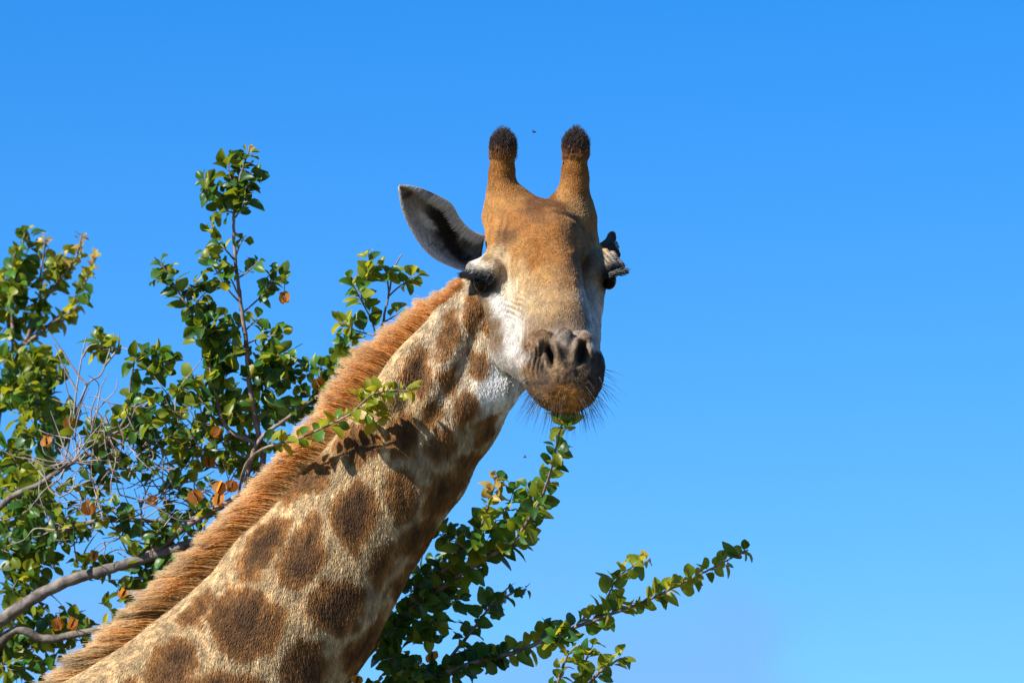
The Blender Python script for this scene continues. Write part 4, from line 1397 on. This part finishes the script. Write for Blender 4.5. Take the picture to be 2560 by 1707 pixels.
mouth = C.branch([cf, (800, 1960, -800)] + sc((790, 1580, -420), (900, 1440, -200), (1000, 1360, -130), (1100, 1290, -50), (1180, 1240, 60), (1240, 1150, 230), (1265, 1080, 330), (1282, 1005, 410), (1296, 952, 462)), [40, 24, 13, 8, 7, 6, 5, 4, 3.2, 2.6, 2.0], 0, mat=TWIG)
mid_ = C.branch(sc((900, 1440, -200), (985, 1340, -140), (1060, 1270, -50), (1100, 1220, 30), (1125, 1150, 90), (1142, 1092, 130)), 8, 1.6, mat=TWIG)
low1 = C.branch(sc((1000, 1552, -205), (1090, 1440, -170), (1130, 1390, -150), (1180, 1360, -140), (1210, 1352, -140)), 5, 1.6, mat=TWIG)
fork1 = C.branch(sc((1360, 1426, -72), (1395, 1370, -50), (1425, 1320, -40), (1490, 1284, -40)), 3, 1.3, mat=TWIG)
bot = C.branch([cf, (1000, 2300, -800), (1180, 1950, -320), (1330, 1780, -120)] + sc((1275, 1580, -60), (1300, 1510, -40), (1330, 1480, -40)), [40, 24, 13, 8, 5, 3, 2], 0, mat=TWIG)
bot2 = C.branch([(1330, 1780, -120)] + sc((1330, 1590, -80), (1372, 1548, -50), (1410, 1520, -40), (1436, 1508, -40)), 6, 2, mat=TWIG)
bot3 = C.branch(sc((1330, 1590, -80), (1345, 1520, -60), (1362, 1480, -50)), 3, 1.4, mat=TWIG)
C.foliate(tip1, .70, .90, 15, 43, (.15, .30, .55, 0))
C.foliate(tip1, .90, 1.0, 13, 44, (0, .1, .8, .1))
C.foliate(tip1, .50, .72, 11, 38, (.75, .22, .03, 0))
C.foliate(mouth, .60, .985, 14, 42, (.40, .35, .25, 0))
C.foliate(catmull(sc((1282, 1005, 410), (1290, 985, 440), (1296, 962, 462)), 6), .6, 1, 10, 42, (0, .1, .9, 0))
C.foliate(mid_, .3, 1.0, 12, 42, (.25, .35, .40, 0), young=.25)
C.foliate(low1, .3, 1.0, 15, 38, (.9, .1, 0, 0))
C.foliate(fork1, .05, 1.0, 13, 40, (.15, .35, .50, 0), young=.12)
C.foliate(bot, .55, 1.0, 14, 40, (.1, .35, .55, 0))
C.foliate(bot2, .35, 1.0, 13, 42, (.1, .35, .55, 0))
C.foliate(bot3, .1, 1.0, 16, 40, (.1, .35, .55, 0))
C.fill([(850, 1590), (880, 1470), (920, 1370), (975, 1290), (1010, 1215), (1080, 1215), (1150, 1180), (1210, 1165), (1225, 1200), (1150, 1280), (1090, 1320), (1060, 1390), (1010, 1440), (1000, 1500), (940, 1590)], 84, (-260, -60), size=36, mats=(.66, .26, .08, 0), dens=0.8)
C.fill([(960, 1360), (1080, 1290), (1140, 1340), (1120, 1400), (1060, 1430), (980, 1450)], 26, (-230, -60), size=37, mats=(.7, .25, .05, 0), dens=0.8)
C.fill([(1090, 1180), (1130, 1110), (1180, 1090), (1240, 1110), (1225, 1180), (1160, 1210)], 14, (40, 170), size=38, mats=(.35, .4, .25, 0), dens=0.8)
C.fill([(860, 1590), (900, 1500), (1000, 1520), (1050, 1500), (1130, 1480), (1140, 1520), (1040, 1560), (990, 1590)], 30, (-260, -120), size=38, mats=(.75, .22, .03, 0), dens=0.8)
C.fill([(1230, 1450), (1300, 1420), (1320, 1470), (1240, 1500)], 8, (-130, -50), size=40, mats=(.7, .25, .05, 0), dens=0.8)
C.fill([(800, 1640), (1000, 1600), (1280, 1600), (1300, 1760), (1100, 1900), (800, 1850)], 60, (-420, -80), size=40, mats=(.6, .3, .1, 0), step=17)
for (x, y, z, s_) in ((992, 1507, -210, 34), (820, 1560, -210, 28), (880, 1480, -220, 28)):
    C.pod(px3(x * K, y * K, z), s_)
for ax, nm, sz, mi in (((-.55, -.75, .2), (.1, -.2, 1), 46, 2), ((.55, -.7, .2), (-.3, .1, 1), 46, 2), ((0.05, -.9, .3), (0, .2, 1), 40, 2), ((.25, -.2, .7), (0, -.8, .5), 34, 1)):
    C.leaf(np.array(px3(1411, 1066, 466)), np.array(ax), np.array(nm), sz, mi)
C.finish([GIRAFFE_OUTLINE])

# ------------------------------------------------------------------ flies
def fly(x, y, z, label, turn):
    base = to_world(np.array([x, y, z], float))
    root = empty("fly", base, label, "fly", "flies round the giraffe's head")
    R = np.array(Matrix.Rotation(turn, 3, 'Z'))
    P = np.array([(-.0042, 0, 0), (-.003, 0, -.0002), (-.0006, 0, .0002), (.0012, 0, .0005), (.0026, 0, .0006), (.0036, 0, .0003), (.0042, 0, 0)])
    V, f = tube(P, [.0004, .0013, .0016, .0012, .0015, .0012, .0003], 8)
    link("body", make_mesh("fly_body", V @ R.T, f, FLY), root)
    for sgn in (-1, 1):
        w = np.array([(.001, 0, .0012), (-.0005, .0012, .0022), (-.004, .0042, .0034), (-.0052, .0036, .0034), (-.0048, .0016, .0028), (-.002, .0002, .002)])
        w[:, 1] *= sgn
        link("wing", make_mesh("fly_wing", np.concatenate([w, w + [0, 0, .00008]]) @ R.T, np.array([(0, 1, 2, 5), (5, 2, 3, 4), (6, 11, 8, 7), (11, 10, 9, 8)]), FLYWING), root)
FLY = bark_material("fly_body_dark", (.012, .010, .010), (.03, .026, .024), 900)
FLYWING = leaf_material("fly_wing_membrane", (.10, .095, .09), (.10, .095, .09), (.3, .3, .3), 0.6)
fly(1335, 333, 60, "tiny dark fly in the air above the gap between the giraffe's horns", 0.4)
fly(1312, 1140, 120, "tiny dark fly in the air beside the giraffe's throat", 2.2)
